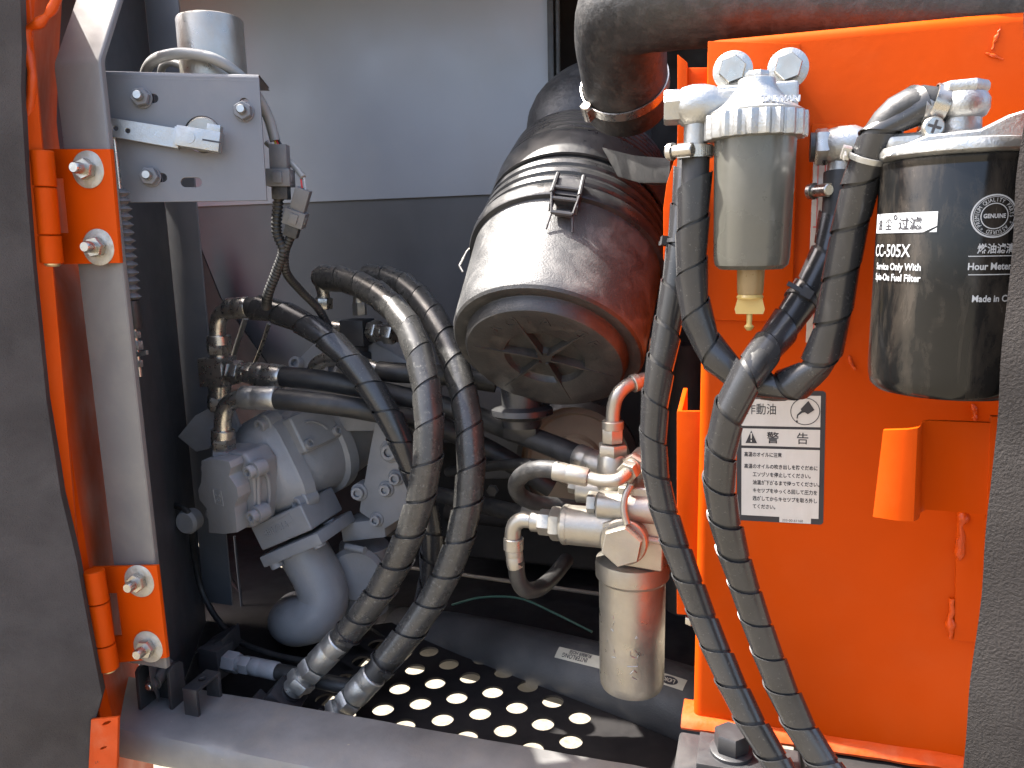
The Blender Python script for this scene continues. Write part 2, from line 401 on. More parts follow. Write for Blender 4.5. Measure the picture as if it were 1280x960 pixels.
floor_plate().build('perforated_sheet', 'black', fp, ang=30)
b = MB(); ha, hb = PZ(286, 724, ZF-.024), PZ(360, 705, ZF-.024)
plate(b, [[(-1.335, .915), (-.665, .915), (-.665, 1.74), (-1.335, 1.74)], circ(ha.x, ha.y, .010, 12), circ(hb.x, hb.y, .022, 14)], V((0, 0, ZF-.024)), UX, UY, .006); b.build('solid_sheet', 'black', fp)
MB().abox((-0.66, 1.44, ZF-0.030), (0.02, 1.74, ZF-0.024)).build('solid_sheet', 'black', fp)

# front sill beam, its back edge and worn rounded front edge
def sill():
    b = MB(); n = 44; xs = [-1.02+1.30*i/n for i in range(n+1)]
    prof = [(0.905, -0.10), (0.905, -0.001), (0.903, 0.0), (0.84, -0.002), (0.808, -0.003), (0.797, -0.007), (0.792, -0.016), (0.792, -0.045), (0.796, -0.052), (0.85, -0.056)]
    vs = []; fs = []; m = len(prof)
    for i, x in enumerate(xs):
        for j, (y, z) in enumerate(prof):
            q = noise.noise(V((x*30, j*0.6, 2)))*0.0022 + (noise.noise(V((x*90, j*0.9, 7)))*0.0022 if 3 < j < 8 else 0)
            vs.append(V((x, y+q, ZS+z-(q if j in (4, 5, 6) else 0)*0.6)))
    for i in range(n):
        for j in range(m-1): fs.append((i*m+j, i*m+j+1, (i+1)*m+j+1, (i+1)*m+j))
    return b.add(vs, fs)
tag(sill().build('sill_beam', 'sill', recalc=True), 'long dusty dark grey sill beam with chipped rounded front edge', 'beam')

# compartment panels
YB = 1.50
def P2(px, py, Y): return PY(px, py, Y)
xl = -1.30; xe = PY(687, 60, YB).x
zc = PY(470, 249, YB).z
rp = thing('back_panel', 'sheet metal back panel, upper half lightened and blued for sky reflection', 'panel', (-0.8, YB, 0.80))
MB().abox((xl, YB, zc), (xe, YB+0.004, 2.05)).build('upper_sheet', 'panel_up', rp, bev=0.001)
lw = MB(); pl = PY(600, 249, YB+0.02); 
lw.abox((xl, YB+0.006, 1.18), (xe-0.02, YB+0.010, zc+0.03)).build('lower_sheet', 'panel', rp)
b = MB().abox((xe-0.002, YB-0.010, zc-0.02), (xe+0.010, YB+0.006, 2.05)); b.build('edge_seal', 'rubber', rp, bev=0.003)
MB().tube([V((xe+0.016, YB-0.002, zc-0.02)), V((xe+0.016, YB-0.002, 1.8)), V((xe+0.017, YB-0.002, 2.05))], 0.0045).build('seal_bead', 'rubber', rp)
# bulkhead behind the engine space, its black standing in for the unlit void
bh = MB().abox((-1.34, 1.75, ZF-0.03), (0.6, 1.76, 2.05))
tag(bh.build('engine_bulkhead', 'black'), 'black bulkhead standing in for the dark void deep behind the air cleaner', 'bulkhead')
# left side panel with a flange facing outwards
sp = thing('bay_side_wall', 'dark grey side panel with upright flange beside the grey door post', 'panel', (-1.0, 1.0, 0.80))
a0 = PY(206, 255, 1.22); a1 = PY(246, 255, 1.22)
zt_ = PY(132, -25, .812).z
MB().quadslab([V((-0.800, 0.812, 0.90)), V((-0.83, 0.853, 0.838)), V((-0.868, 0.906, 0.838)), V((-0.874, 0.913, 0.757)), V((a0.x, 1.22, 0.757)), V((a0.x, 1.22, 2.05)), V((-0.95, 1.016, 1.82)), V((-0.800, 0.812, 1.69))], V((-0.004, 0.003, 0))).build('side_sheet', 'panel', sp)
MB().quadslab([V((a0.x, 1.22, 0.80)), V((a1.x-0.004, 1.22, 0.80)), V((a1.x, 1.22, 1.95)), V((a0.x, 1.22, 1.95))], V((0, 0.004, 0))).build('flange', 'grey', sp, bev=0.001)
# gusset seen low between the panels (dark triangular plate on the back wall)
MB().quadslab([PY(246, 300, 1.44), PY(275, 372, 1.44), PY(345, 470, 1.44), PY(246, 470, 1.44)], V((0, 0.004, 0))).build('gusset', 'black', sp)
# engine side wall under the lower sheet: open frame member
MB().abox((-1.30, 1.51, 1.08), (xe, 1.55, 1.19)).build('cross_member', 'darksteel', rp)
# ================================================================ grey door post, doors, hinges
YP = 0.80
post = thing('door_post', 'grey painted door post with bent sunlit top between the orange hinges', 'post', (-0.79, 0.83, 0.82))
xr = -0.759; xlft = PY(73, 140, YP).x
zb = PY(100, 78, YP).z
def bent_post():
    prof = [(xlft, 0.0), (xr, 0.0), (xr, 0.010), (xlft, 0.010)]
    rows = [(PY(200, 836, YP).z, 0.0), (1.10, 0), (1.40, 0), (zb-0.004, 0.0), (zb+0.004, 0.002), (2.05, 0.20)]
    vs = []; fs = []
    for z, dy in rows:
        for x, y in prof: vs.append(V((x-.16*dy, YP+y+dy, z)))
    for i in range(len(rows)-1):
        for k in range(4): fs.append((i*4+k, i*4+(k+1) % 4, (i+1)*4+(k+1) % 4, (i+1)*4+k))
    fs += [(3, 2, 1, 0), tuple(range(4*len(rows)-4, 4*len(rows)))]
    return MB().add(vs, fs)
bent_post().build('post_tube', 'grey_post', post, bev=0.004, seg=3)

# hinges
def hinge(label, corners, knx, bolts, Y, slot):
    """corners px of the leaf (tl,tr,br,bl); knx px of the knuckle line top and bottom; bolts px"""
    tl, tr, br, bl = [PY(*c, Y) for c in corners]
    h = thing('hinge', label, 'hinge', bl, 'orange door hinges on the grey post')
    # leaf with a slot by the knuckle
    o, u, v, n, lu, lv = frame(bl, br, tl)
    def loc(p): q = p-o; return (q.dot(u), q.dot(v))
    outer = [loc(p) for p in (bl, br, tr, tl)]
    sl = [loc(PY(*c, Y)) for c in slot]
    b = MB(); plate(b, [outer, sl], o, u, v, 0.006, 0.0008); b.build('leaf', 'orange', h)
    kt, kb = PY(*knx[0], Y-.030), PY(*knx[1], Y-.030); r = 0.0132; ax = (kb-kt); L = ax.length; ax.normalize()
    kb0 = kb
    for i, (s, e) in enumerate(((0, .315), (.325, .74), (.75, 1.0))):
        MB().cyl(kt+ax*(L*s), kt+ax*(L*e), r*(0.97 if i == 1 else 1.0), c=0.0012, seg=28).build('knuckle', 'orange', h)
    MB().cyl(kb+ax*(-0.002), kb+ax*0.004, r*0.72, c=0.002).build('hinge_pin', 'brass', h)
    for (x, y) in bolts:
        p = PY(x, y, Y-0.0005); bolt_head(h, p, V((0.10, -1, 0.03)), 0.0128, 0.010, washer=0.0225, stud=0.014, rot=random.random(), name='hinge_nut', sr=0.55)
    return h
hinge('upper orange hinge leaf with two fender washers, beside the lever bracket', [(36, 187), (137, 187), (149, 328), (52, 330)],
      [(52, 188), (65, 329)], [(111, 212), (124, 309)], YP-0.008, [(71, 292), (86, 292), (79, 222), (64, 222)])
hinge('lower orange hinge leaf with two fender washers, just above the sill', [(108, 710), (195, 708), (208, 822), (127, 830)],
      [(117, 713), (136, 836)], [(175, 726), (186, 808)], YP-0.008, [(139, 797), (153, 796), (146, 741), (132, 741)])

# left door: foam-lined panel swung open towards the viewer, orange rim on its hinge side
dr = thing('foam_door', 'open left door lined with charcoal foam, orange painted rim on hinge side', 'door', (-0.85, 0.7, 0.72))
edge = [(24, -40), (26, 60), (27, 110), (33, 230), (40, 330), (58, 500), (78, 620), (93, 700), (112, 790), (128, 870), (118, 905), (118, 1000)]
YD = 0.735
E = [PY(x, y, YD) for x, y in edge]
far = [p+V((-0.42, -0.30, 0)) for p in E]
b = MB(); vs = []; fs = []; n = len(E)
K = 10
for i, (p, q) in enumerate(zip(E, far)):
    for k in range(K+1):
        t = k/K; wv = noise.noise(V((i*0.8, k*1.1, 3)))*0.004
        vs.append(p.lerp(q, t)+V((wv, wv, 0)))
for i in range(n-1):
    for k in range(K): fs.append((i*(K+1)+k, i*(K+1)+k+1, (i+1)*(K+1)+k+1, (i+1)*(K+1)+k))
b.add(vs, fs)
m0 = len(vs); dth = V((-0.012, 0.018, 0))
b.add([p+dth for p in vs], [tuple(reversed(f)) for f in fs])
for i in range(n-1): b.f.append((i*(K+1), (i+1)*(K+1), (i+1)*(K+1)+m0, i*(K+1)+m0))
b.build('foam_lining', 'foam', dr, recalc=True)
# steel skin behind the foam
MB().quadslab([E[0]+dth*1.3, E[-1]+dth*1.3, far[-1]+dth*1.3, far[0]+dth*1.3], V((-0.004, 0.006, 0))).build('door_skin', 'orange', dr)
# rim: orange pressed edge that runs from the foam to the hinge line
rim_r = [(46, -40), (40, 60), (38, 110), (36, 170), (36, 187), (39, 250), (47, 325), (60, 350), (80, 500), (97, 620), (110, 700), (121, 790), (134, 868), (142, 905), (148, 1000)]
rim_l = [(20, -40), (22, 60), (23, 110), (25, 170), (26, 187), (30, 250), (36, 325), (38, 350), (54, 500), (74, 620), (89, 700), (108, 790), (122, 870), (126, 905), (124, 1000)]
def rim(lft, rgt, Y0, Y1, mid=0.012):
    b = MB(); vs = []; fs = []; n = len(lft)
    ts = [0, .15, .35, .5, .65, .85, 1]
    for a, c in zip(lft, rgt):
        pa, pc = PY(*a, Y0), PY(*c, Y1)
        for t in ts: vs.append(pa.lerp(pc, t)+V((0, -mid*math.sin(math.pi*t), 0)))
    m = len(ts)
    for i in range(n-1):
        for k in range(m-1): fs.append((i*m+k, (i+1)*m+k, (i+1)*m+k+1, i*m+k+1))
    return b.add(vs, fs)
def smooth_pts(p):
    q = spline([V((a, c, 0)) for a, c in p], 12); return [(v.x, v.y) for v in q]
def resamp(p, n=60):
    q = Path([V((a, c, 0)) for a, c in p]); return [tuple(q.at(q.L*i/n)[0][:2]) for i in range(n+1)]
rl, rr = resamp(smooth_pts(rim_l)), resamp(smooth_pts(rim_r))
rim(rl, rr, YD+0.005, YP-0.022).build('rim', 'orange', dr)
# inner return of the rim, in the shade next to the post
rr2 = [(x+34+26*min(1, max(0, (y-150)/200)) - 14*min(1, max(0, (y-500)/300)), y) for x, y in rr]
rim(rr, rr2, YP-0.022, YP+0.18, 0.0).build('rim_return', 'orange', dr)
# glossy weld / sealant bead down the rim near the top
bead = [(78, -25), (66, 10), (50, 28), (36, 36), (33, 45), (36, 70), (40, 90), (40, 110), (38, 130), (34, 150), (30, 168), (29, 180)]
P = Path(spline([PY(x, y, YD+0.02) for x, y in bead], 0.004))
MB().tube(P, lambda t: 0.0052+0.0022*noise.noise(V((t*16, 1, 2))), 12).build('weld_bead', 'weld', dr)
# striker tab below the foam: small orange plate with two slots
o, u, v, n_, lu, lv = frame(PY(108, 990, YD-0.006), PY(145, 990, YD-0.006), PY(116, 900, YD-0.006))
def lc(x, y):
    q = PPL(x, y, o, n_)-o; return (q.dot(u), q.dot(v))
def ell(cx, cy, rx, ry): return [lc(cx+rx*math.cos(2*math.pi*k/14), cy+ry*math.sin(2*math.pi*k/14)-rx*0.35*math.cos(2*math.pi*k/14)) for k in range(14)]
b = MB(); plate(b, [[lc(109, 1000), lc(144, 1000), lc(147, 897), lc(114, 900)], ell(133, 904, 6, 2.6), ell(129, 935, 5, 2.0)], o, u, v, 0.004, 0.0006)
b.build('rim_tab', 'orange_worn', dr)

# right foam-lined panel edge (door of the neighbouring bay)
fr = thing('foam_panel', 'grey foam-lined panel beside the fuel filter, edge of the right bay', 'panel', (0.25, 0.5, 0.72))
e2 = [(1283, -30), (1282, 60), (1280, 130), (1270, 250), (1262, 340), (1252, 450), (1243, 560), (1233, 660), (1222, 780), (1211, 880), (1199, 1000)]
e2 = resamp(smooth_pts(e2), 40)
E2 = [PY(x, y, 0.56) for x, y in e2]
vs = []; fs = []; n = len(E2); K = 8
ud = V((0.30, -0.03, 0))
for i, p in enumerate(E2):
    for k in range(K+1):
        wv = noise.noise(V((i*0.25, k*0.9, 9)))*0.003
        rnd_ = 0.0 if k == 0 else -0.012
        vs.append(p+ud*(k/K)+V((wv if k == 0 else 0, wv+rnd_, 0)))
for i in range(n-1):
    for k in range(K): fs.append((i*(K+1)+k, (i+1)*(K+1)+k, (i+1)*(K+1)+k+1, i*(K+1)+k+1))
b = MB().add(vs, fs); m0 = len(vs); b.add([p+V((0.016, 0.03, 0)) for p in vs], [tuple(reversed(f)) for f in fs])
for i in range(n-1): b.f.append((i*(K+1), i*(K+1)+m0, (i+1)*(K+1)+m0, (i+1)*(K+1)))
b.build('foam_lining', 'foam_dark', fr, recalc=True, ang=60)
MB().quadslab([E2[0]+V((0.024, 0.036, 0)), E2[-1]+V((0.024, 0.036, 0)), E2[-1]+V((0.32, 0.006, 0)), E2[0]+V((0.32, 0.006, 0))], V((0, 0.004, 0))).build('panel_skin', 'orange', fr)
# ================================================================ orange tank
YT = 0.80
tz0, tz1 = 0.978, 1.682; tx0 = -0.053; tx1 = 0.48
tk = thing('hydraulic_tank', 'large bright orange steel hydraulic tank carrying the warning label', 'tank', (0.15, 1.1, tz0))
b = MB().abox((tx0, YT, tz0), (tx1, 1.45, tz1)); b.build('tank_body', 'orange', tk, bev=0.010, seg=4)
# ragged bottom lip
def lip():
    b = MB(); vs = []; fs = []; n = 90
    for i in range(n+1):
        x = tx0-0.012+0.40*i/n; q = noise.noise(V((x*40, 0, 1)))*0.003; q2 = noise.noise(V((x*25, 5, 1)))*0.002
        for (y, z) in ((YT+0.03, 0.007), (YT-0.002+q*.5, 0.008+q2*.6), (YT-0.009+q*.5, 0.004+q2*.6), (YT-0.012+q*.5, -0.001+q2*.6), (YT-0.010+q*.5, -0.005), (YT+0.03, -0.005)):
            vs.append(V((x, y, tz0+z)))
    for i in range(n):
        for k in range(5): fs.append((i*6+k, i*6+k+1, (i+1)*6+k+1, (i+1)*6+k))
    return b.add(vs, fs)
lip().build('bottom_lip', 'orange_worn', tk, recalc=True, ang=50)
# weld seam and access cover edge at the right
b = MB()
def blob(px0, py0, px1, py1, wpx, seed, Y=YT-0.001, name='weld_bead', m='weld', par=None):
    pts = [PY(px0+(px1-px0)*t+3*noise.noise(V((t*5, seed, 0))), py0+(py1-py0)*t, Y) for t in [i/16 for i in range(17)]]
    return MB().tube(Path(pts), lambda t: mpp(pts[0])*wpx*(0.75+0.5*noise.noise(V((t*5, seed, 4)))+0.25*math.sin(t*9+seed))*(0.4+0.6*math.sin(math.pi*min(1, max(0, t*0.96+0.02)))**0.4), 10).build(name, m, par or tk)
blob(1203, 640, 1199, 700, 7, 1); blob(1190, 748, 1187, 798, 6, 2)
MB().quadslab([PY(1196, 640, YT), PY(1192, 799, YT), PY(1330, 815, YT), PY(1330, 640, YT)], V((0, -0.0022, 0))).build('access_cover', 'orange', tk, bev=0.001)
# welds / runs near the top right
blob(1240, 62, 1250, 34, 2.6, 3); blob(1232, 66, 1254, 74, 2.2, 4); blob(1060, 445, 1068, 462, 3, 5)
blob(1216, 505, 1220, 525, 4, 6)
# raised pad carrying the water separator
pd = MB().quadslab([PY(885, 52, YT), PY(885, 400, YT), PY(990, 402, YT), PY(1000, 55, YT)], V((0, -0.003, 0))); pd.build('mounting_pad', 'orange', tk, bev=0.0012)
pd = MB().quadslab([PY(1014, 155, YT), PY(1014, 420, YT), PY(1052, 420, YT), PY(1060, 155, YT)], V((0, -0.004, 0))); pd.build('gauge_pad', 'orange', tk, bev=0.0015)
# sight gauge strip with red marks
g0 = [PY(1018, 170, YT-0.0045), PY(1007, 428, YT-0.0045), PY(1036, 430, YT-0.0045), PY(1052, 170, YT-0.0045)]
gs = MB().quadslab(g0, V((0, -0.002, 0))).build('sight_gauge', 'gauge', tk, bev=0.0006)
mk = MB()
for y in (283, 332):
    mk.quadslab([PY(1016, y, YT-0.0066), PY(1016, y+1.6, YT-0.0066), PY(1046, y+1.6, YT-0.0066), PY(1046, y, YT-0.0066)], V((0, -0.0003, 0)))
for x in (1019, 1028):
    mk.quadslab([PY(x+4, 180, YT-0.0067), PY(x-3, 424, YT-0.0067), PY(x-2, 424, YT-0.0067), PY(x+5, 180, YT-0.0067)], V((0, -0.0003, 0)))
mk.build('gauge_marks', 'rust', gs)

# left flank: upright orange flange plates seen edge-on and the channel below
fl = thing('separator_bracket', 'tall orange flange plate left of the water separator, bent at its middle', 'bracket', PY(845, 350, 0.86))
MB().quadslab([PY(850, 78, 0.84), PY(846, 190, 0.84), PY(833, 230, 0.84), PY(829, 260, 0.84), PY(829, 322, 0.84), PY(838, 362, 0.84), PY(852, 372, 0.84), PY(868, 100, 0.84), PY(868, 90, 0.84)], V((0.0, 0.006, 0))).build('flange_plate', 'orange', fl, bev=0.0012)
MB().quadslab([PY(848, 76, 0.838), PY(848, 190, 0.838), PY(860, 190, 0.838), PY(860, 86, 0.838)], V((0.002, -0.03, 0))).build('upper_web', 'orange', fl, bev=0.001)
MB().quadslab([PY(858, 84, 0.815), PY(858, 112, 0.815), PY(893, 105, 0.815), PY(893, 84, 0.815)], V((0, 0.02, 0))).build('upper_tab', 'orange', fl, bev=0.002)
ch = thing('tank_channel', 'short orange channel bracket welded low on the tank corner', 'bracket', PY(860, 768, YT+0.02))
c0, c1, c2, c3 = PY(846, 514, YT+0.012), PY(846, 768, YT+0.012), PY(877, 770, YT+0.012), PY(877, 514, YT+0.012)
MB().quadslab([c0, c1, c2, c3], V((0, 0.005, 0))).build('front_web', 'orange', ch, bev=0.0012)
MB().quadslab([c0+V((0, 0.005, 0)), c1+V((0, 0.005, 0)), c1+V((0, 0.07, 0)), c0+V((0, 0.07, 0.012))], V((0.005, 0, 0))).build('side_web', 'orange', ch, bev=0.001)
MB().quadslab([c1+V((0.0, 0.0055, 0.003)), c2+V((0, 0.0055, 0.003)), c2+V((0, 0.07, 0.003)), c1+V((0, 0.07, 0.003))], V((0, 0, 0.005))).build('bottom_web', 'orange', ch)
bolt_head(ch, PY(864, 771, YT+0.03), V((0, 0, -1)), 0.007, 0.008, name='bolt')

# striker bracket, Z-bent orange plate at the right
sb = thing('latch_striker', 'Z-bent bright orange striker bracket below the black fuel filter', 'bracket', PY(1170, 645, 0.72))
def zplate():
    # plan section: flap facing left, step, web running right
    tl = [(1104, 538, .605), (1135, 537, .598), (1147, 535, .600), (1151, 532, .610), (1152, 528, .622), (1160, 526, .626), (1244, 529, .622)]
    bl = [(1091, 646, .605), (1122, 651, .598), (1142, 652, .600), (1148, 649, .610), (1150, 641, .622), (1158, 637, .626), (1240, 644, .622)]
    T = [PY(*p) for p in tl]; B = [PY(*p) for p in bl]; n = len(T); b = MB()
    vs = T+B+[p+V((0.0015, 0.005, 0)) for p in T]+[p+V((0.0015, 0.005, 0)) for p in B]
    fs = []
    for i in range(n-1):
        fs += [(i, n+i, n+i+1, i+1), (2*n+i, 2*n+i+1, 3*n+i+1, 3*n+i), (i, i+1, 2*n+i+1, 2*n+i), (n+i, 3*n+i, 3*n+i+1, n+i+1)]
    fs += [(0, 2*n, 3*n, n), (n-1, 2*n-1, 4*n-1, 3*n-1)]
    return b.add(vs, fs)
zplate().build('bent_plate', 'orange', sb, recalc=True, ang=50)
MB().quadslab([PY(1240, 521, .620), PY(1234, 655, .620), PY(1260, 655, .62), PY(1266, 521, .62)], V((0, 0.006, 0))).build('backing_plate', 'orange', sb)
MB().quadslab([PY(1243, 530, .627), PY(1236, 643, .627), PY(1236, 643, .80), PY(1243, 530, .80)], V((0.005, 0, 0))).build('standoff', 'orange', sb)

# mounting bolt on its square washers at the tank foot, dark steel colour standing in for shade
fb = thing('mount_foot', 'grey mounting foot darkened in place of shade, big hex bolt under the tank corner', 'foot', PY(925, 990, 0.72))
zf = PZ(910, 945, 0.955).z
c = PZ(912, 945, 0.938)
def horiz(mb, cx, cy, z, hx, hy, t, rot=0.0):
    c = PZ(cx, cy, z); u = V((math.cos(rot), math.sin(rot), 0)); v = V((-u.y, u.x, 0))
    mb.box(c-UZ*(t/2), u*hx, v*hy, UZ*(t/2)); return c
horiz(MB(), 0, 0, .9, 1, 1, 1)
cc = PY(914, 940, 0.752)
MB().abox((cc.x-.055, .712, .70), (cc.x+.068, .786, cc.z-.0075)).build('foot_block', 'darksteel', fb, bev=.005, seg=3)
MB().abox((cc.x-.033, cc.y-.027, cc.z-.0085), (cc.x+.033, cc.y+.027, cc.z)).build('square_washer', 'darksteel', fb, bev=.0012)
MB().lathe(cc, UZ, [(.0215, 0), (.0215, .0035), (.020, .0045)], 32).build('washer', 'darksteel', fb)
MB().hexa(cc+UZ*.0045, cc+UZ*.0235, .0178, .25).build('hex_bolt', 'darksteel', fb)
tag(MB().abox((cc.x+.072, .738, .74), (.46, .95, .9705)).build('frame_rail', 'black', bev=.003), 'black frame rail added to darken the gap under the orange tank lip', 'rail')  # added rail, its black stands in for shade below the lip

# warning label
wl = thing('warning_label', 'white warning sticker with black border and Japanese text on orange tank', 'label', PY(975, 652, YT))
tl, tr, bl_, br_ = PY(938, 488, YT), PY(1037, 491, YT), PY(921, 650, YT), PY(1029, 656, YT)
o, u, v, n_, lu, lv = frame(bl_, br_, tl)
# label local units: width 1 = lu
W = lu; H = (tl-bl_).dot(v); SH = (tl-bl_).dot(u)
ofs = V((0, -0.0004, 0))
def LP(a, c):   # a,c in 0..1 of the label, follows its lean
    return o+u*(a*W)+v*(c*H)
loops = [rect(0, 0, W, H, 0.0035)]
b = MB(); plate(b, loops, o+ofs*0.6, u, v, 0.0004); b.build('sticker_border', 'ink', wl)
lay2 = -0.0006
def flat(mb, x0, y0, x1, y1, lay): mb.quadslab([o+u*(x*W)+v*(y*H)+V((0, lay, 0)) for x, y in ((x0, y0), (x1, y0), (x1, y1), (x0, y1))], V((0, -0.0002, 0)))
b = MB()
flat(b, .055, .735, .945, .965, lay2); flat(b, .055, .585, .945, .715, lay2); flat(b, .055, .045, .945, .565, lay2); flat(b, .50, .004, .86, .046, lay2)
b.build('white_field', 'label', wl)
ink = MB(); L3 = V((0, -0.0010, 0))
def T(txt, x, y, s, xs=0.86, bold=0.0): text(ink, txt, o+u*(x*W)+v*(y*H)+L3, u, v, s*W, xs=xs, bold=bold*W)
T('作動油', .10, .83, .145, .82, .0006); T('警', .345, .615, .15, .95, .002); T('告', .68, .615, .15, .95, .001)
fs_ = .062
T('高温のオイルに注意', .085, .505, fs_, .78, .0014)
for k, (x, t) in enumerate(((.085, '高温のオイルの吹き出しを防ぐだめに'), (.185, '工ソヅソを停止してください。'), (.185, '油温が下がるまで待ってください。'), (.185, 'キセツプをゆっくろ回して圧力を'), (.185, '逃がしてからキセツプを取ろ外し'), (.185, 'てください。'))):
    T(t, x, .415-.062*k, fs_, .80, .0014)
T('203-00-61160', .53, .012, .045, .95)
# warning triangle with exclamation mark
def tri(mb, pts): mb.quadslab([o+u*(x*W)+v*(y*H)+L3 for x, y in pts], V((0, -0.0002, 0)))
tri(ink, [(.10, .605), (.235, .605), (.1675, .70)])
# pictogram: ring, pouring can and drop
cx, cy, rr_ = .775, .85, .165; k_ = W/H
ring = [(cx+rr_*math.cos(a), cy+rr_*math.sin(a)*k_) for a in [2*math.pi*i/48 for i in range(48)]]
ring2 = [(cx+(rr_-.009)*math.cos(a), cy+(rr_-.009)*math.sin(a)*k_) for a in [2*math.pi*i/48 for i in range(48)]]
plate(ink, [[(x*W, y*H) for x, y in ring], [(x*W, y*H) for x, y in ring2]], o+L3, u, v, 0.0002)
def pic(pts): ink.quadslab([o+u*((cx+x*rr_)*W)+v*((cy+y*rr_*k_)*H)+L3 for x, y in pts], V((0, -0.0002, 0)))
pic([(.20, .78), (.62, .12), (.18, -.20), (-.02, -.06), (-.22, -.10), (-.30, .18)])
pic([(-.22, .02), (-.22, -.12), (-.46, -.30), (-.50, -.52), (-.58, -.52), (-.54, -.24), (-.30, .02)])
pic([(-.54, -.60), (-.48, -.74), (-.52, -.84), (-.58, -.84), (-.61, -.74)])
ink.build('ink_print', 'ink', wl)
wh = MB(); L4 = V((0, -0.0013, 0))
wh.quadslab([o+u*(x*W)+v*(y*H)+L4 for x, y in ((.162, .640), (.173, .640), (.177, .682), (.158, .682))], V((0, -0.0002, 0)))
wh.quadslab([o+u*(x*W)+v*(y*H)+L4 for x, y in ((.161, .615), (.174, .615), (.174, .630), (.161, .630))], V((0, -0.0002, 0)))
wh.build('exclamation_mark', 'label', wl)
# ================================================================ air cleaner and intake
C0 = PY(683, 437, 1.02)                         # centre of the end cap
tc_ = tocam(C0)
side = _r - tc_*_r.dot(tc_); side.normalize(); upi = tc_.cross(side); 
if upi.dot(_u) < 0: upi = -upi
AX = (-tc_*math.cos(R(55)) + (side*0.23+upi*0.973)*math.sin(R(55))).normalized()   # from end cap into the bay
RC = 122*mpp(C0)
FR = (tc_-AX*tc_.dot(AX)).normalized()          # radial direction facing the viewer
SD = AX.cross(FR)
ac = thing('air_cleaner', 'big black ribbed plastic air cleaner canister with dusty end cap', 'air cleaner', C0-UZ*0.11)
S = 0.289/0.289
def rad(a): return FR*math.cos(a)+SD*math.sin(a)
def acp(h, a, r): return C0+AX*h+rad(a)*(r*RC)
# cover bowl (removable)
pr = [(0.985*RC, 0.002), (0.998*RC, 0.008), (1.0*RC, 0.016), (1.035*RC, 0.146)]
cov = MB().lathe(C0, AX, pr, 96, cap0=False, cap1=False, u=FR).build('cover', 'plastic', ac)
# end face: rim, step, raised disc, recessed bowl in the middle
pr = [(0.985*RC, 0.002), (0.965*RC, -0.002), (0.93*RC, -0.0025), (0.845*RC, 0.000), (0.835*RC, -0.002), (0.825*RC, -0.015), (0.80*RC, -0.0195), (0.77*RC, -0.020), (0.46*RC, -0.018), (0.42*RC, -0.016), (0.405*RC, -0.009), (0.39*RC, -0.007), (0.10*RC, -0.005), (0.085*RC, -0.014), (0.002*RC, -0.014)]
pr = [(r, h) for r, h in pr]
endcap = MB().lathe(C0, AX, list(reversed(pr)), 96, cap0=True, cap1=False, u=FR)
endcap.build('end_cap', 'cap', ac, recalc=True)
ec = bpy.data.objects['end_cap']
rb = MB()
for k in range(6):
    a = R(28+60*k); d = rad(a); t = AX.cross(d)
    h0, h1 = (0.10, 0.70)
    rb.quadslab([C0+d*(0.07*RC)+t*0.0022-AX*0.0175, C0+d*(0.72*RC)+t*0.0012-AX*0.0205, C0+d*(0.72*RC)-t*0.0012-AX*0.0205, C0+d*(0.07*RC)-t*0.0022-AX*0.0175], AX*0.013)
rb.build('rib', 'cap', ec)
# raised lettering on the end face, mostly worn away
lt = MB()
for ch, a in zip('ROTATOR', (-58, -40, -24, -8, 8, 24, 40)):
    d = rad(R(a+2)); t = (-AX).cross(d); 
    vs, fs = text_mesh(ch, 0.021, 0.0005, 'CENTER')
    cpt = C0+d*(0.60*RC)-AX*0.0195
    if t.dot(_r) < 0: t = -t
    lt.add([cpt+t*q.x+d*q.y-AX*q.z for q in vs], fs)
lt.build('lettering', 'cap', ec, recalc=True)
# body: lip, ribs, band seat, ribs, shoulder
bp = [(1.035, .146), (1.085, .147), (1.095, .150), (1.095, .164), (1.085, .168), (1.055, .169), (1.045, .172)]
h = .176
for k in range(3):
    r0 = 1.04-0.012*k
    bp += [(r0, h), (r0+.022, h+.003), (r0+.024, h+.010), (r0+.004, h+.0135), (r0-.004, h+.017)]; h += .019
bp += [(0.985, .236), (0.985, .292)]
h = .295
for k in range(5):
    r0 = 0.985-0.014*k
    bp += [(r0, h), (r0+.018, h+.002), (r0+.018, h+.007), (r0-.004, h+.0085)]; h += .011
bp += [(0.90, .352), (0.86, .358), (0.70, .372), (0.55, .380), (0.52, .382)]
MB().lathe(C0, AX, [(r*RC, hh) for r, hh in bp], 96, cap0=False, cap1=True, u=FR).build('ribbed_body', 'plastic_smooth', ac)
# mounting band with its arm to the tank
bd = MB().lathe(C0, AX, [(1.0*RC, .2385), (1.028*RC, .2395), (1.030*RC, .242), (1.020*RC, .288), (1.015*RC, .2905), (0.985*RC, .291)], 96, cap0=False, cap1=False, u=FR).build('mounting_band', 'plastic_smooth', ac)
a0 = acp(.265, R(62), 1.03); a1 = PY(838, 213, 0.90)
e0, e1 = acp(.288, R(20), 1.03), acp(.24, R(20), 1.035)
b = MB()
q0t, q0b = PY(752, 184, 1.075), PY(772, 221, 1.05); q1t, q1b = PY(792, 194, 1.0), PY(800, 229, 0.99); q2t, q2b = PY(838, 198, 0.92), PY(836, 229, 0.92)
vs = [q0t, q0b, q1t, q1b, q2t, q2b]; off = V((0.01, 0.055, 0))
b.add(vs+[p+off for p in vs], [(0, 1, 3, 2), (2, 3, 5, 4), (6, 8, 9, 7), (8, 10, 11, 9), (0, 2, 8, 6), (2, 4, 10, 8), (1, 7, 9, 3), (3, 9, 11, 5), (4, 5, 11, 10), (0, 6, 7, 1)])
b.build('band_arm', 'rubber', ac, recalc=True, bev=0.002)
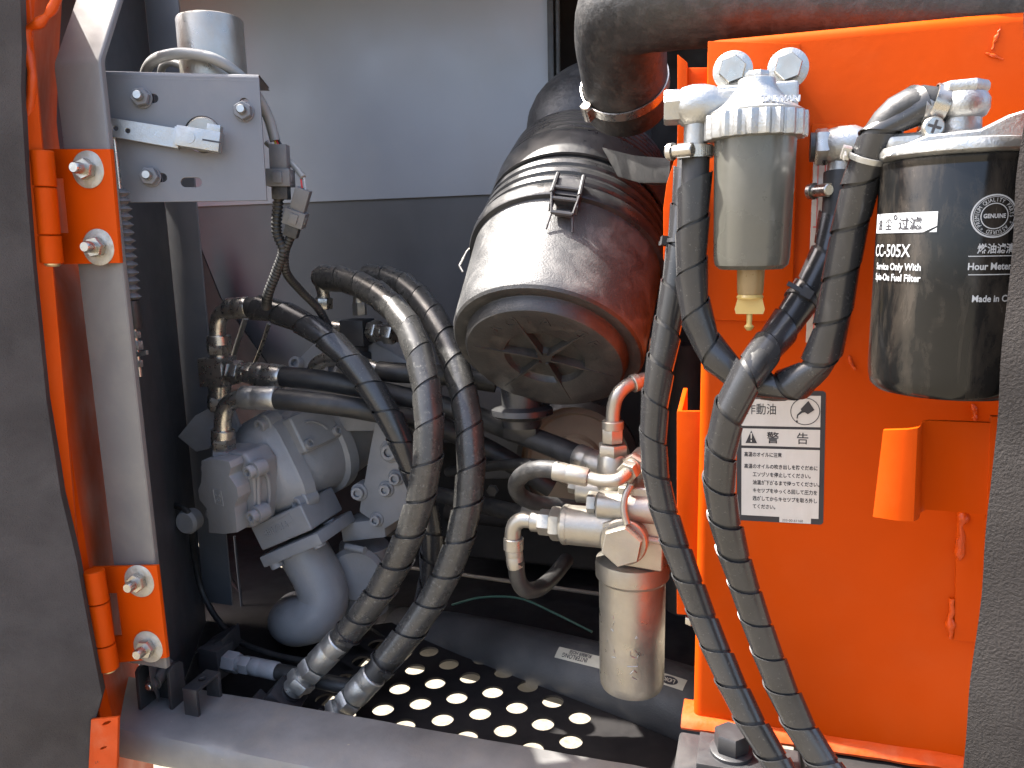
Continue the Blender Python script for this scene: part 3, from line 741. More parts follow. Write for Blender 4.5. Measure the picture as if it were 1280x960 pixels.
# latches
def latch(a, full=True):
    d = rad(a); t = AX.cross(d); o = C0+d*(1.085*RC)+AX*.146
    l = MB()
    def bar(p, q, r=0.0030): l.tube([p, p.lerp(q, .5), q], r, 8)
    def L(x, y, z): return o+t*x+AX*y+d*z
    if full:
        for s in (-1, 1):
            l.prism([(-.034, 0.002), (-.030, .011), (.0, .014), (.020, .008), (.020, .000), (-.004, -0.004)], L(s*.0165-.002, 0, 0), AX, d, t*0.0040)
        l.box(L(0, .004, .009), t*.0155, AX*.015, d*.0025)
        l.box(L(0, -.018, .0065), t*.013, AX*.0035, d*.003)
        l.box(L(-.009, -.010, .005), t*.003, AX*.011, d*.004); l.box(L(.009, -.010, .005), t*.003, AX*.011, d*.004)
        bar(L(-.017, -.002, .014), L(.017, -.002, .014)); bar(L(-.018, -.020, .012), L(.018, -.020, .012)); bar(L(-.013, -.039, .006), L(.013, -.039, .006))
        for s in (-1, 1):
            bar(L(s*.017, .026, .012), L(s*.018, -.014, .016)); bar(L(s*.018, -.014, .016), L(s*.0135, -.040, .006), .0017)
            bar(L(s*.0135, -.038, .004), L(s*.017, -.058, -.006), .0014)
        l.box(L(0, -.034, .001), t*.009, AX*.005, d*.0015)
    else:
        bar(L(0, 0, .004), L(0, -.03, .008), .0016); bar(L(0, -.03, .008), L(0, -.04, 0), .0016); bar(L(0, .0, .004), L(0, .01, 0), .0016)
    return l.build('latch', 'darksteel' if full else 'zinc', ac, recalc=True)
latch(R(-8) if SD.dot(_r) > 0 else R(8))
sg = 1 if SD.dot(_r) > 0 else -1
latch(R(-94*sg), False); latch(R(97*sg), False)
# brass restriction fitting on the flank
p = acp(.03, R(80*sg), 1.02); MB().hexa(p, p+rad(R(80*sg))*0.022, 0.011).build('hex_fitting', 'brass', ac)
# dust valve under the canister
dv = C0+AX*0.10-FR*(RC*0.97); dvp = PY(652, 505, 1.10)
dd = V((0.02, -0.05, -1)).normalized()
k = MB().lathe(dvp+UZ*0.05, dd, [(0.031, 0), (0.030, .052), (0.046, .056), (0.047, .064), (0.040, .068), (0.031, .072), (0.028, .084)], 32)
k.build('dust_valve', 'plastic_smooth', ac)
vv = dvp+UZ*0.05+dd*0.083
MB().quadslab([vv+V((-.026, -.014, 0)), vv+V((.026, -.014, 0)), vv+V((.022, -.005, -.026)), vv+V((-.030, -.005, -.020))], V((0, .020, 0))).build('valve_lips', 'plastic_smooth', ac, bev=.003)

# outlet elbow, fuzzy with dust, on top of the canister
top = C0+AX*0.372
el = thing('outlet_elbow', 'dusty black rubber elbow on top of the air cleaner canister', 'elbow', top)
pts = [top-AX*0.01, top+AX*0.035, PY(722, 118, 1.30), PY(742, 92, 1.315), PY(775, 72, 1.32)]
rr1 = 0.083
pts = [top-AX*0.012, top+AX*0.004, PY(722, 165, 1.29), PY(730, 150, 1.31), PY(755, 138, 1.325), PY(810, 134, 1.33)]
MB().tube(Path(spline(pts, .006)), rr1, 40).build('elbow_tube', 'rubber_dusty', el)
pc = Path(spline(pts, .006)); p, t, u, v = pc.at(pc.L*.45)

# inlet duct: horizontal black pipe over the tank with a bend down to the cleaner
ip = thing('intake_duct', 'thick scuffed black intake duct above the tank, bending down', 'duct', PY(780, 120, 1.0))
Yd = 0.90
r1 = 46*mpp(PY(800, 20, Yd))
pts = [PY(1500, -2, .84), PY(1250, 4, .84), PY(1050, 2, .87), PY(900, -2, .90), PY(815, -1, .925), PY(782, 12, .95), PY(775, 45, .985), PY(778, 75, 1.02), PY(781, 105, 1.05), PY(783, 130, 1.08)]
def rr_(t): return 0.040 + 0.014*min(1, max(0, (t-.50)/.18)) - 0.0*t
P = Path(spline(pts, .008))
MB().tube(P, rr_, 44).build('duct_pipe', 'rubber_dusty', ip)
MB().quadslab([PY(840, -6, .86), PY(888, 47, .86), PY(1290, 20, .80), PY(1290, -10, .80)], V((0, .05, 0))) 
# worm clamp round the bend
cp, ct, cu_, cv = P.at(P.L*0.885)
pc0 = min(P.p, key=lambda q: abs((q-CAMLOC).dot(_u)/(q-CAMLOC).dot(_f)*FPX-(480-103)) + (0 if q.x < -.05 else 9e9))
ii = P.p.index(pc0); ct = (P.t[ii]+V((0.10, 0, 0.0))).normalized()
hc = thing('worm_clamp', 'wide steel worm-drive clamp round the intake bend', 'clamp', pc0-UZ*.05, 'worm-drive hose clamps')
rc = rr_(P.s[ii]/P.L)+0.0012
MB().lathe(pc0-ct*0.0065, ct, [(rc, 0), (rc+.0015, .0003), (rc+.0015, .0127), (rc, .013)], 64, cap0=False, cap1=False).build('band', 'zinc', hc)
hp = PY(730, 92, 0.985); dl = (hp-pc0); dl = (dl-ct*dl.dot(ct)).normalized(); hp = pc0+dl*(rc+.005); tt = ct.cross(dl)
MB().cyl(hp-ct*.012, hp+ct*.012, .0068, c=.001).box(hp, dl*.0045, ct*.0085, tt*.008).build('screw_housing', 'zinc', hc)
# the bay's top rail, dark edge above the duct
# ================================================================ fuel water separator
Ysep = 0.70
cb = PY(941, 262, Ysep)
rB = 48.5*mpp(cb)
def sp_(y): return PY(941, y, Ysep)
A = sp_(262)
def zz(y): return PY(941, y, Ysep).z-A.z
ws = thing('water_separator', 'fuel water separator with smoked bowl and ribbed cast aluminium collar', 'fuel separator', V((A.x, A.y, PY(941, 400, Ysep).z)))
o = V((A.x, A.y, 0))
def Z(y): return PY(941, y, Ysep).z
k = rB
# bowl
MB().lathe(o, UZ, [(k*.34, Z(337)), (k*.80, Z(336)), (k*.92, Z(331)), (k*.955, Z(322)), (k*1.0, Z(200)), (k*1.01, Z(174))], 64).build('bowl', 'bowl', ws)
MB().lathe(o, UZ, [(k*.30, Z(368)), (k*.33, Z(366)), (k*.35, Z(336))], 32).build('drain_neck', 'amber', ws)
dk = MB().lathe(o, UZ, [(k*.33, Z(373)), (k*.345, Z(371)), (k*.31, Z(368))], 32)
zt, zb_ = Z(371), Z(392)
dk.quadslab([o+V((-k*.30, -.004, zt)), o+V((-k*.38, -.004, zb_+.004)), o+V((-k*.34, -.004, zb_)), o+V((k*.34, -.004, zb_)), o+V((k*.38, -.004, zb_+.004)), o+V((k*.30, -.004, zt))], V((0, .008, 0)))
dk.lathe(o, UZ, [(k*.06, Z(413)), (k*.11, Z(410)), (k*.13, Z(408)), (k*.07, Z(405)), (k*.08, Z(390))], 16)
dk.build('drain_cock', 'yellow', ws)
# ribbed collar
def collar():
    b = MB(); n = 96; vs = []; fs = []; lv = [(1.06, Z(175)), (1.22, Z(174)), (1.235, Z(171)), (1.235, Z(147)), (1.22, Z(144)), (1.0, Z(143))]
    for j, (r, z) in enumerate(lv):
        for i in range(n):
            a = 2*math.pi*i/n; w_ = 1+(0.035*max(-1, min(1, 2.2*math.sin(a*22))) if 0 < j < 5 else 0)
            vs.append(o+V((math.cos(a)*r*k*w_, math.sin(a)*r*k*w_, z)))
    for j in range(len(lv)-1):
        for i in range(n): i2 = (i+1) % n; fs.append((j*n+i, j*n+i2, (j+1)*n+i2, (j+1)*n+i))
    fs += [tuple(reversed(range(n))), tuple(range(5*n, 6*n))]
    return b.add(vs, fs)
collar().build('collar', 'alu', ws, ang=25)
# head casting
hd = MB().lathe(o, UZ, [(k*1.14, Z(146)), (k*1.15, Z(141)), (k*1.02, Z(137)), (k*.90, Z(133)), (k*.72, Z(125)), (k*.56, Z(115)), (k*.47, Z(108)), (k*.45, Z(100)), (k*.42, Z(99))], 64)
hd.build('head', 'alu', ws)
b = MB(); b.abox((o.x-k*1.02, Ysep+.012, Z(140)), (o.x+k*1.02, Ysep+.094, Z(100)))
b.abox((o.x-k*1.30, Ysep-.004, Z(140)), (o.x-k*.3, Ysep+.03, Z(109))); b.build('head_arm', 'alu', ws, bev=.004, seg=3)
MB().hexa(o+UZ*Z(100), o+UZ*Z(90), k*.30, .3).build('top_plug', 'alu', ws)
# back lug plate and two bolts with washers
MB().abox((o.x-k*.9, YT-.009, Z(135)), (o.x+k*1.05, YT-.0035, Z(96))).build('lug_plate', 'alu', ws, bev=.002)
for x, y in ((916, 89), (985, 86)):
    p = PY(x, y, Ysep+.03); MB().cyl(p, V((p.x, YT-.004, p.z)), .011, seg=24).build('standoff', 'alu', ws)
    bolt_head(ws, p, V((0, -1, 0)), .0115, .010, 'zinc', washer=.0165, wm='alu', rot=.3)
# left banjo: big hex, ball body, spigot, hose clamp
bj = PY(871, 133, Ysep+.004); bx = V((-1, -.12, 0)).normalized()
q = MB().lathe(bj-bx*.02, bx, [(.010, -.02), (.012, 0), (.0155, .006), (.0175, .014), (.0175, .024), (.0155, .032), (.012, .036)], 32); q.build('banjo_body', 'alu', ws)
MB().hexa(bj+bx*.013, bj+bx*.027, .0145, .2).build('banjo_bolt', 'alu', ws)
MB().cyl(PY(870, 150, Ysep+.004), PY(869, 200, Ysep+.004), .0098).build('spigot', 'alu', ws)
p0 = PY(876, 205, Ysep); 
# casting letters on the dome
lt = MB(); text(lt, 'TAIWAN', PY(951, 127, Ysep-.033), V((1, .25, -.02)).normalized(), V((0.02, .45, .88)).normalized(), .0075, extrude=.0006, bold=.0003)
lt.build('cast_lettering', 'alu', ws)

def worm_clamp(c, ax, r, w_, scr, label):
    """band with its screw on the side scr"""
    ax = ax.normalized(); t = thing('worm_clamp', label, 'clamp', c, 'worm-drive hose clamps')
    MB().lathe(c-ax*w_/2, ax, [(r, 0), (r+.0011, .0002), (r+.0011, w_-.0002), (r, w_)], 48, cap0=False, cap1=False).build('band', 'zinc', t)
    d = (scr-ax*scr.dot(ax)).normalized(); q = ax.cross(d); p = c+d*(r+.005)
    sl = MB()
    for k in range(14):
        a = -0.5+k*.16; e = (d*math.cos(a+.75)+q*math.sin(a+.75)); f = ax.cross(e); sl.box(c+e*(r+.0013), ax*w_*.36, f*.0006, e*.0005)
    sl.build('thread_slots', 'zinc', t)
    MB().cyl(p-q*.010, p+q*.008, .0052, c=.0008).box(p-d*.002, ax*w_*.55, q*.006, d*.003).build('screw_housing', 'zinc', t)
    s2 = MB().lathe(p-q*.010, -q, [(.0072, 0), (.0072, .004), (.006, .0055)], 24); s2.build('screw_head', 'zinc', t)
    cr = MB(); e1 = ax; 
    cr.box(p-q*.0156, ax*.0045, d*.0009, q*.0004).box(p-q*.0157, ax*.0009, d*.0045, q*.0004); cr.build('cross_slot', 'darksteel', t)
    return t

# ================================================================ fuel filter
Yff = 0.645
fc = PY(1194, 350, Yff); rF = 92*mpp(fc)*1.02
o = V((fc.x, fc.y, 0))
def Zf(y, x=1180): return PY(x, y, Yff).z
ff = thing('fuel_filter', 'tall glossy black spin-on fuel filter canister with white print', 'fuel filter', V((o.x, o.y, Zf(488))))
k = rF
# the near side of the base sits lower in view: heights from the canister's axis
MB().lathe(o, UZ, [(k*.80, Zf(486)), (k*.90, Zf(485)), (k*.965, Zf(479)), (k*.992, Zf(468)), (k*1.0, Zf(455)), (k*1.0, Zf(214)), (k*.995, Zf(212)), (k*.995, Zf(210)), (k*1.006, Zf(208)), (k*1.006, Zf(203)), (k*.99, Zf(201))], 96).build('canister', 'canister', ff)
cn = bpy.data.objects['canister']
b = MB().lathe(o, UZ, [(k*.93, Zf(202)), (k*1.0, Zf(200)), (k*1.045, Zf(196)), (k*1.05, Zf(190)), (k*1.02, Zf(184)), (k*.6, Zf(178)), (k*.3, Zf(176))], 80); b.build('head', 'alu', ff)
# head arm sweeping back-right to the tank
P = [V((o.x-k*.98, o.y-.012, 0)), V((o.x+k*1.6, o.y-.030, 0)), V((o.x+k*1.6, YT-.003, 0)), V((o.x-k*.98, YT-.003, 0))]
MB().quadslab([p+UZ*Zf(190) for p in P], UZ*(Zf(165)-Zf(190))).build('head_arm', 'alu', ff, bev=.006, seg=3)
hpx = [(1106, 197), (1116, 186), (1160, 168), (1226, 161), (1262, 143), (1310, 128), (1310, 196)]
MB().quadslab([PY(x, y, Yff-.030) for x, y in hpx], V((0, .10, 0))).build('cast_arm', 'alu', ff, bev=.004, seg=3, recalc=True)
# outlet banjo
bj = PY(1200, 150, Yff-.004)
MB().lathe(V((bj.x, bj.y, 0)), UZ, [(.0185, Zf(184)), (.0185, Zf(169)), (.014, Zf(166)), (.0135, Zf(151)), (.016, Zf(148)), (.018, Zf(140)), (.018, Zf(128)), (.0155, Zf(120))], 40).build('banjo_body', 'alu', ff)
MB().hexa(V((bj.x, bj.y, Zf(120))), V((bj.x, bj.y, Zf(106))), .0168, .35).build('banjo_bolt', 'alu', ff)
pa, pb = PY(1196, 136, Yff-.004), PY(1150, 136, Yff-.010)
MB().cyl(pa, pb, .0105).build('spigot', 'alu', ff)
# print, wrapped on the canister
def wrap_text(mb, txt, px, py, hpx, xs=1.0, bold=0.0, align='LEFT', fit=None):
    # angle on the canister from the pixel; size from pixel height
    d = ray(px, py); d2 = V((d.x, d.y)); c2 = V((CAMLOC.x-o.x, CAMLOC.y-o.y))
    a_, b_, c_ = d2.dot(d2), 2*d2.dot(c2), c2.dot(c2)-(k*1.0015)**2
    t = (-b_-math.sqrt(max(0, b_*b_-4*a_*c_)))/(2*a_); p = CAMLOC+d*t
    a0 = math.atan2(p.y-o.y, p.x-o.x); s = hpx*mpp(p)
    vs, fs = text_mesh(txt, s, 0.0, align, xs, bold*s)
    R_ = k+0.0007
    mb.add([V((o.x+R_*math.cos(a0+q.x/R_), o.y+R_*math.sin(a0+q.x/R_), p.z+q.y)) for q in vs], fs)
    return a0, p
def hit(px, py):
    d = ray(px, py); d2 = V((d.x, d.y)); c2 = V((CAMLOC.x-o.x, CAMLOC.y-o.y))
    a_, b_, c_ = d2.dot(d2), 2*d2.dot(c2), c2.dot(c2)-k**2
    t = (-b_-math.sqrt(max(0, b_*b_-4*a_*c_)))/(2*a_); p = CAMLOC+d*t
    return math.atan2(p.y-o.y, p.x-o.x), p.z
def wrap_mesh(mb, vs, fs, lift=.0007): mb.add([V((o.x+(k+lift)*math.cos(a), o.y+(k+lift)*math.sin(a), z)) for a, z in vs], fs)
pt = MB()
def band(x0, y0, x1, y1, lift=.0005, cut=None):
    a0, z0 = hit(x0, y1); a1, z1 = hit(x1, y0); n = 16; vs = []; fs = []
    for i in range(n+1): a = a0+(a1-a0)*i/n; vs += [(a, z0), (a, z1)]
    for i in range(n): fs.append((2*i, 2*i+2, 2*i+3, 2*i+1))
    wrap_mesh(pt, vs, fs, lift)
# white tab with dark characters, canister angle -> right edge at px 1174
a1, z1 = hit(1173, 264); a0 = a1-1.05; _, z0 = hit(1170, 290)
n = 20; vs = []; fs = []
for i in range(n+1):
    a = a0+(a1-a0)*i/n; lowc = z0+max(0, (a-(a1-.16))/.16)*(z1-z0)*.30
    vs += [(a, lowc), (a, z1)]
for i in range(n): fs.append((2*i, 2*i+2, 2*i+3, 2*i+1))
wrap_mesh(pt, vs, fs, .0005)
wrap_mesh(pt, [(a1-.09, z0), (a1, z0), (a1, z0+(z1-z0)*.22)], [(0, 1, 2)], .0005)
R_ = k+.0007
def wt(mb, txt, a, z, s, xs=1.0, bold=0.0, align='LEFT', lift=.0008):
    vs, fs = text_mesh(txt, s, 0.0, align, xs, bold*s); R_ = k+lift
    mb.add([V((o.x+R_*math.cos(a+q.x/R_), o.y+R_*math.sin(a+q.x/R_), z+q.y)) for q in vs], fs)
cjk = MB(); hh = z1-z0
wt(cjk, '过滤', a1-.50, z0+hh*.20, hh*.68, .98, .012); wt(cjk, '尘', a1-.745, z0+hh*.20, hh*.68, .80, .012); wt(cjk, '油', a1-.955, z0+hh*.20, hh*.68, .80, .012)
wt(cjk, '°', a1-.60, z0+hh*.22, hh*.95, 1.0, .01)
cjk.build('dark_print', 'ink', cn)
aR, zR = hit(1138, 320); wt(pt, 'CC-505X', aR, zR-.0005, .0122, .80, .012, 'RIGHT')
aR, zR = hit(1152, 336); wt(pt, 'Service Only With', aR, zR-.0012, .0068, .84, .025, 'RIGHT')
aR, zR = hit(1151, 350); wt(pt, 'Spin-On Fuel Filter', aR, zR-.0012, .0068, .84, .025, 'RIGHT')
ae, ze = hit(1243, 270)
def ringm(r0, r1, n=48):
    vs = []; fs = []
    for i in range(n): a = 2*math.pi*i/n; vs += [(ae+r0*math.cos(a)/k, ze+r0*math.sin(a)), (ae+r1*math.cos(a)/k, ze+r1*math.sin(a))]
    for i in range(n): j = (i+1) % n; fs.append((2*i, 2*i+1, 2*j+1, 2*j))
    wrap_mesh(pt, vs, fs)
ringm(.0130, .0140); ringm(.0122, .0125); ringm(.0078, .0084)
wt(pt, 'GENUINE', ae, ze-.0012, .0038, .84, .03, 'CENTER')
for i, chh in enumerate('PREMIUM QUALITY PARTS * ASSURED *'):
    a = R(215-i*10.8); vs, fs = text_mesh(chh, .0036, 0, 'CENTER', .8)
    ca, sa = math.cos(a-math.pi/2), math.sin(a-math.pi/2); cx_, cy_ = .0092*math.cos(a), .0092*math.sin(a)
    wrap_mesh(pt, [(ae+(cx_+q.x*ca-q.y*sa)/k, ze+cy_+q.x*sa+q.y*ca) for q in vs], fs)
aL, zL = hit(1221, 314); wt(pt, '燃油滤清器', aL, zL-.0010, .0068, .86, .02)
aL, zL = hit(1209, 335); wt(pt, 'Hour Meter Reading', aL, zL-.0012, .0064, .86, .025)
aL, zL = hit(1214, 375); wt(pt, 'Made in China', aL, zL-.0012, .0062, .86, .022)
for y in (321, 344):
    aa, zq = hit(1210, y); vs = []; fs = []
    for i in range(15): vs += [(aa+i*.055, zq), (aa+i*.055, zq+.0006)]
    for i in range(14): fs.append((2*i, 2*i+2, 2*i+3, 2*i+1))
    wrap_mesh(pt, vs, fs)
pt.build('white_print', 'print', cn)

# inlet banjo on the gauge pad behind the crossing hose
ib = thing('inlet_banjo', 'zinc banjo fitting half hidden behind the wrapped hose bend', 'fitting', PY(1045, 205, .76))
p = PY(1037, 183, .76); MB().lathe(p, V((1, -.1, 0)), [(.011, -.006), (.015, 0), (.0165, .008), (.0165, .02), (.013, .028)], 28).build('banjo_body', 'alu', ib)
MB().hexa(p-V((.012, 0, 0)), p-V((.001, 0, 0)), .0165, .3).build('banjo_bolt', 'zinc', ib)
MB().lathe(p-V((.016, 0, 0)), V((1, 0, 0)), [(.0125, 0), (.0125, .004)], 28).build('copper_washer', 'darksteel', ib)
MB().cyl(PY(1050, 185, .76), PY(1047, 238, .757), .0095).build('spigot', 'alu', ib)
# ================================================================ wrapped hoses
def hose(name, label, cat, pts, r, wrap=None, m='rubber', wm='wrap', th=.0014, pitch=.034, group=None, hand=1, gap=.075, step=.007, tilt=1.0, s_end=None):
    P = Path(spline([PY(*p) if not isinstance(p, V) else p for p in pts], step))
    lo = min(P.p, key=lambda q: q.z)
    t = thing(name, label, cat, lo, group)
    MB().tube(P, r, 22).build('rubber_tube', m, t)
    if wrap is not None:
        a, b = wrap; a *= P.L; b *= P.L
        MB().spiral(P, a, b, r*1.005, th, pitch, gap, 24, hand, tilt).build('spiral_wrap', wm, t, ang=30)
    return t, P
def zip_tie(par, P, s, r, d, name='cable_tie', m='plastic_smooth'):
    p, t, u, v = P.at(s); d = (d-t*d.dot(t)).normalized()
    b = MB().lathe(p-t*.0022, t, [(r, 0), (r+.0012, .0003), (r+.0012, .0041), (r, .0044)], 32, cap0=False, cap1=False)
    q = t.cross(d); hp = p+d*(r+.002)
    b.box(hp, t*.0042, q*.0048, d*.0030); b.box(hp+q*.010+d*.001, t*.002, q*.008, d*.0006)
    return b.build(name, m, par)
GF = 'spiral-wrapped fuel and oil hoses in front of the tank'
rh = .0116
h1, P1 = hose('wrapped_hose', 'spiral-wrapped hose looping from the water separator up to the fuel filter head', 'hose',
    [(870, 190, .705), (868, 240, .70), (864, 320, .70), (868, 385, .70), (884, 432, .70), (915, 466, .698), (955, 483, .695), (990, 482, .69), (1020, 460, .685), (1036, 420, .68), (1046, 370, .675), (1057, 310, .67), (1070, 250, .662), (1083, 206, .652), (1099, 168, .645), (1123, 139, .640), (1152, 128, .638), (1186, 136, .639)],
    rh, (0.045, .965), pitch=.037, group=GF, hand=1)
zip_tie(h1, P1, P1.L*.865, rh+.003, V((-.5, -.3, 1)), m='alu')
h2, P2_ = hose('wrapped_hose', 'spiral-wrapped hose from inlet banjo, crossing over the warning label edge', 'hose',
    [(1047, 215, .757), (1045, 262, .752), (1036, 310, .745), (1012, 360, .735), (975, 415, .71), (938, 462, .668), (915, 505, .665), (902, 555, .67), (899, 605, .68), (908, 660, .69), (926, 720, .70), (948, 785, .705), (975, 855, .705), (1004, 915, .70), (1045, 975, .69), (1090, 1030, .68)],
    rh, (0.06, 1.0), pitch=.035, group=GF, hand=-1)
zip_tie(h2, P2_, P2_.L*.178, rh+.003, V((.2, -1, .5)))
h3, P3 = hose('wrapped_hose', 'spiral-wrapped hose hanging left of the tank beside the silver filter', 'hose',
    [(862, 200, .80), (856, 262, .79), (848, 330, .78), (836, 400, .775), (824, 465, .77), (817, 525, .768), (819, 590, .767), (832, 645, .765), (853, 705, .76), (880, 775, .755), (910, 845, .745), (940, 905, .735), (975, 960, .73), (1010, 1020, .72)],
    rh, (0.02, 1.0), pitch=.037, group=GF, hand=-1)
zip_tie(h3, P3, P3.L*.12, rh+.003, V((-1, -.3, .2)))
worm_clamp(PY(869, 190, .7045), V((0, 0, 1)), rh+.0022, .0105, V((-.45, -1, 0)), 'small worm clamp holding the hose under the separator banjo')
worm_clamp(PY(1172, 132, .6385), (PY(1186, 136, .639)-PY(1160, 129, .638)), rh*1.12, .0105, V((-.3, -.1, -1)), 'small worm clamp on the hose at the fuel filter banjo')
worm_clamp(PY(1047, 238, .757), V((0, 0, 1)), rh*.98, .0100, V((-.9, -.7, 0)), 'small worm clamp under the half hidden inlet banjo')

# pump hoses
GP = 'spiral-wrapped pressure hoses from the pump'
ra = .0182
hA, PA = hose('pressure_hose', 'spiral-wrapped hose arching from the tall left elbow above the pump', 'hose',
    [(303, 384, 1.10), (335, 386, 1.095), (380, 404, 1.085), (425, 437, 1.075), (463, 483, 1.065), (494, 535, 1.06), (518, 590, 1.065), (535, 650, 1.075), (541, 705, 1.08), (533, 752, 1.08), (508, 800, 1.07), (470, 840, 1.05), (430, 866, 1.03)],
    ra*.93, (0.03, .93), pitch=.050, group=GP, hand=-1, th=.002)
hB, PB = hose('pressure_hose', 'dusty spiral-wrapped hose bowing in front, ending at the left floor fitting', 'hose',
    [(404, 347, 1.20), (436, 351, 1.175), (476, 371, 1.13), (507, 403, 1.085), (525, 447, 1.045), (535, 500, 1.015), (536, 560, .995), (526, 622, .985), (507, 680, .98), (478, 735, .978), (446, 778, .975), (418, 812, .968)],
    ra, (0.0, .96), pitch=.054, group=GP, hand=1, th=.002, wm='wrap_dusty')
hC, PC = hose('pressure_hose', 'dusty spiral-wrapped hose running under the air cleaner to the right floor fitting', 'hose',
    [(460, 345, 1.26), (492, 350, 1.235), (524, 373, 1.19), (551, 413, 1.14), (571, 460, 1.095), (584, 515, 1.06), (589, 575, 1.04), (584, 635, 1.025), (568, 695, 1.01), (542, 748, 1.0), (510, 793, .985), (482, 826, .972), (464, 846, .965)],
    ra, (0.0, .97), pitch=.054, group=GP, hand=1, th=.002, wm='wrap_dusty')
zip_tie(hB, PB, PB.L*.955, ra+.004, V((.3, -1, -.6)))
zip_tie(hC, PC, PC.L*.965, ra+.004, V((.5, -1, -.6)))

def ferrule(par, a, b, r, m='zinc', name='ferrule'):
    d = (b-a); L = d.length
    return MB().lathe(a, d, [(r*.93, 0), (r, .002), (r, L*.34), (r*.975, L*.37), (r*.975, L*.42), (r, L*.45), (r, L-.003), (r*.9, L)], 32).build(name, m, par)
def nut(par, a, b, r, m='zinc', rot=.2, name='hex_nut'): return MB().hexa(a, b, r, rot).build(name, m, par)
def collar_(par, a, b, r, m='zinc', name='collar', r2=None): return MB().cyl(a, b, r, r2, 28, c=.001).build(name, m, par)
def end_fitting(par, pts, r, m='alu'):
    """ferrule, neck and two nuts along straight points"""
    a, b = pts; d = (b-a); L = d.length; d.normalize()
    ferrule(par, a, a+d*L*.48, r*1.02, m)
    nut(par, a+d*L*.50, a+d*L*.66, r*1.12, m); collar_(par, a+d*L*.655, a+d*L*.75, r*.85, m)
    nut(par, a+d*L*.745, a+d*L*.90, r*1.15, m, .5); collar_(par, a+d*L*.895, b, r*.86, m)
end_fitting(hB, (PY(425, 800, .970), PY(366, 862, .955)), ra*1.12)
end_fitting(hC, (PY(468, 843, .965), PY(414, 900, .95)), ra*1.12)

# blocks on the sill that take the two hose ends
def block(label, px, py, Y, s, rot):
    c = PY(px, py, Y); t = thing('hose_block', label, 'block', c-UZ*s, 'hose end blocks behind the sill')
    d = (PY(418, 806, .968)-PY(366, 862, .955)).normalized(); u, v = perp(d); 
    MB().box(c-d*s*.75, d*s*.75, u*s, v*s).build('block_body', 'darksteel', t, bev=.002)
    MB().cyl(c-d*s*.1, c+d*s*.15, s*.55).build('port_boss', 'darksteel', t)
    MB().box(c-d*s*1.9, d*s*.45, u*s*.6, v*s*1.5).build('flange', 'darksteel', t, bev=.002)
block('black steel block under the left floor fitting', 362, 868, .952, .026, 0)
block('black steel block under the right floor fitting', 408, 908, .945, .024, 0)

# side fitting on the floor, grey block with a steel coupling pointing right
sf = thing('side_coupling', 'grey steel coupling screwed into dark block near the sill', 'fitting', PY(300, 850, 1.0))
a, b = PY(283, 826, 1.0), PY(400, 850, .985); d = (b-a).normalized(); L = (b-a).length
u, v = perp(d)
MB().box(a-d*.02, d*.020, u*.020, v*.026).build('block_body', 'darksteel', sf, bev=.002)
MB().quadslab([PY(243, 818, 1.0), PY(250, 840, 1.0), PY(280, 826, 1.0), PY(277, 800, 1.0)], V((-.01, .06, 0))).build('port_plate', 'darksteel', sf, bev=.001)
nut(sf, a, a+d*.026, .0175, 'pump'); collar_(sf, a+d*.024, a+d*.034, .013, 'pump'); nut(sf, a+d*.033, a+d*.052, .0155, 'pump', .6); ferrule(sf, a+d*.053, a+d*.105, .0145, 'pump')
MB().tube(Path(spline([a+d*.10, a+d*.14, PY(440, 858, .995), PY(462, 854, 1.0), PY(484, 838, 1.01)], .01)), .0125).build('rubber_tube', 'rubber', sf)

# ================================================================ suction hose on the floor
sh = thing('suction_hose', 'thick black suction hose lying across the floor with cream stickers', 'suction hose', PY(640, 850, 1.25))
pp = [PY(500, 795, 1.31), PY(560, 803, 1.27), PY(640, 820, 1.22), PY(720, 840, 1.175), PY(800, 862, 1.13), PY(870, 885, 1.09), PY(930, 905, 1.06)]
rS = .056
PSS = Path(spline(pp, .012))
MB().tube(PSS, rS, 56).build('rubber_tube', 'rubber_big' if 'rubber_big' in M else 'rubber', sh)
a = PSS.p[0]; d = -PSS.t[0]
MB().lathe(a-d*.004, d, [(rS*1.01, 0), (rS*1.03, .004), (rS*1.03, .034), (rS*1.0, .038)], 48, cap0=False).build('end_cuff', 'rubber_dusty', sh)
cl = MB().lathe(a+d*.036, d, [(rS*1.02, 0), (rS*1.06, .001), (rS*1.06, .019), (rS*1.02, .020)], 48, cap0=False, cap1=False).build('band_clamp', 'darksteel', sh)
MB().lathe(a+d*.05, d, [(rS*.97, 0), (rS*1.0, .01), (rS*1.0, .05), (rS*.95, .06)], 48).build('pipe_stub', 'pump', sh)
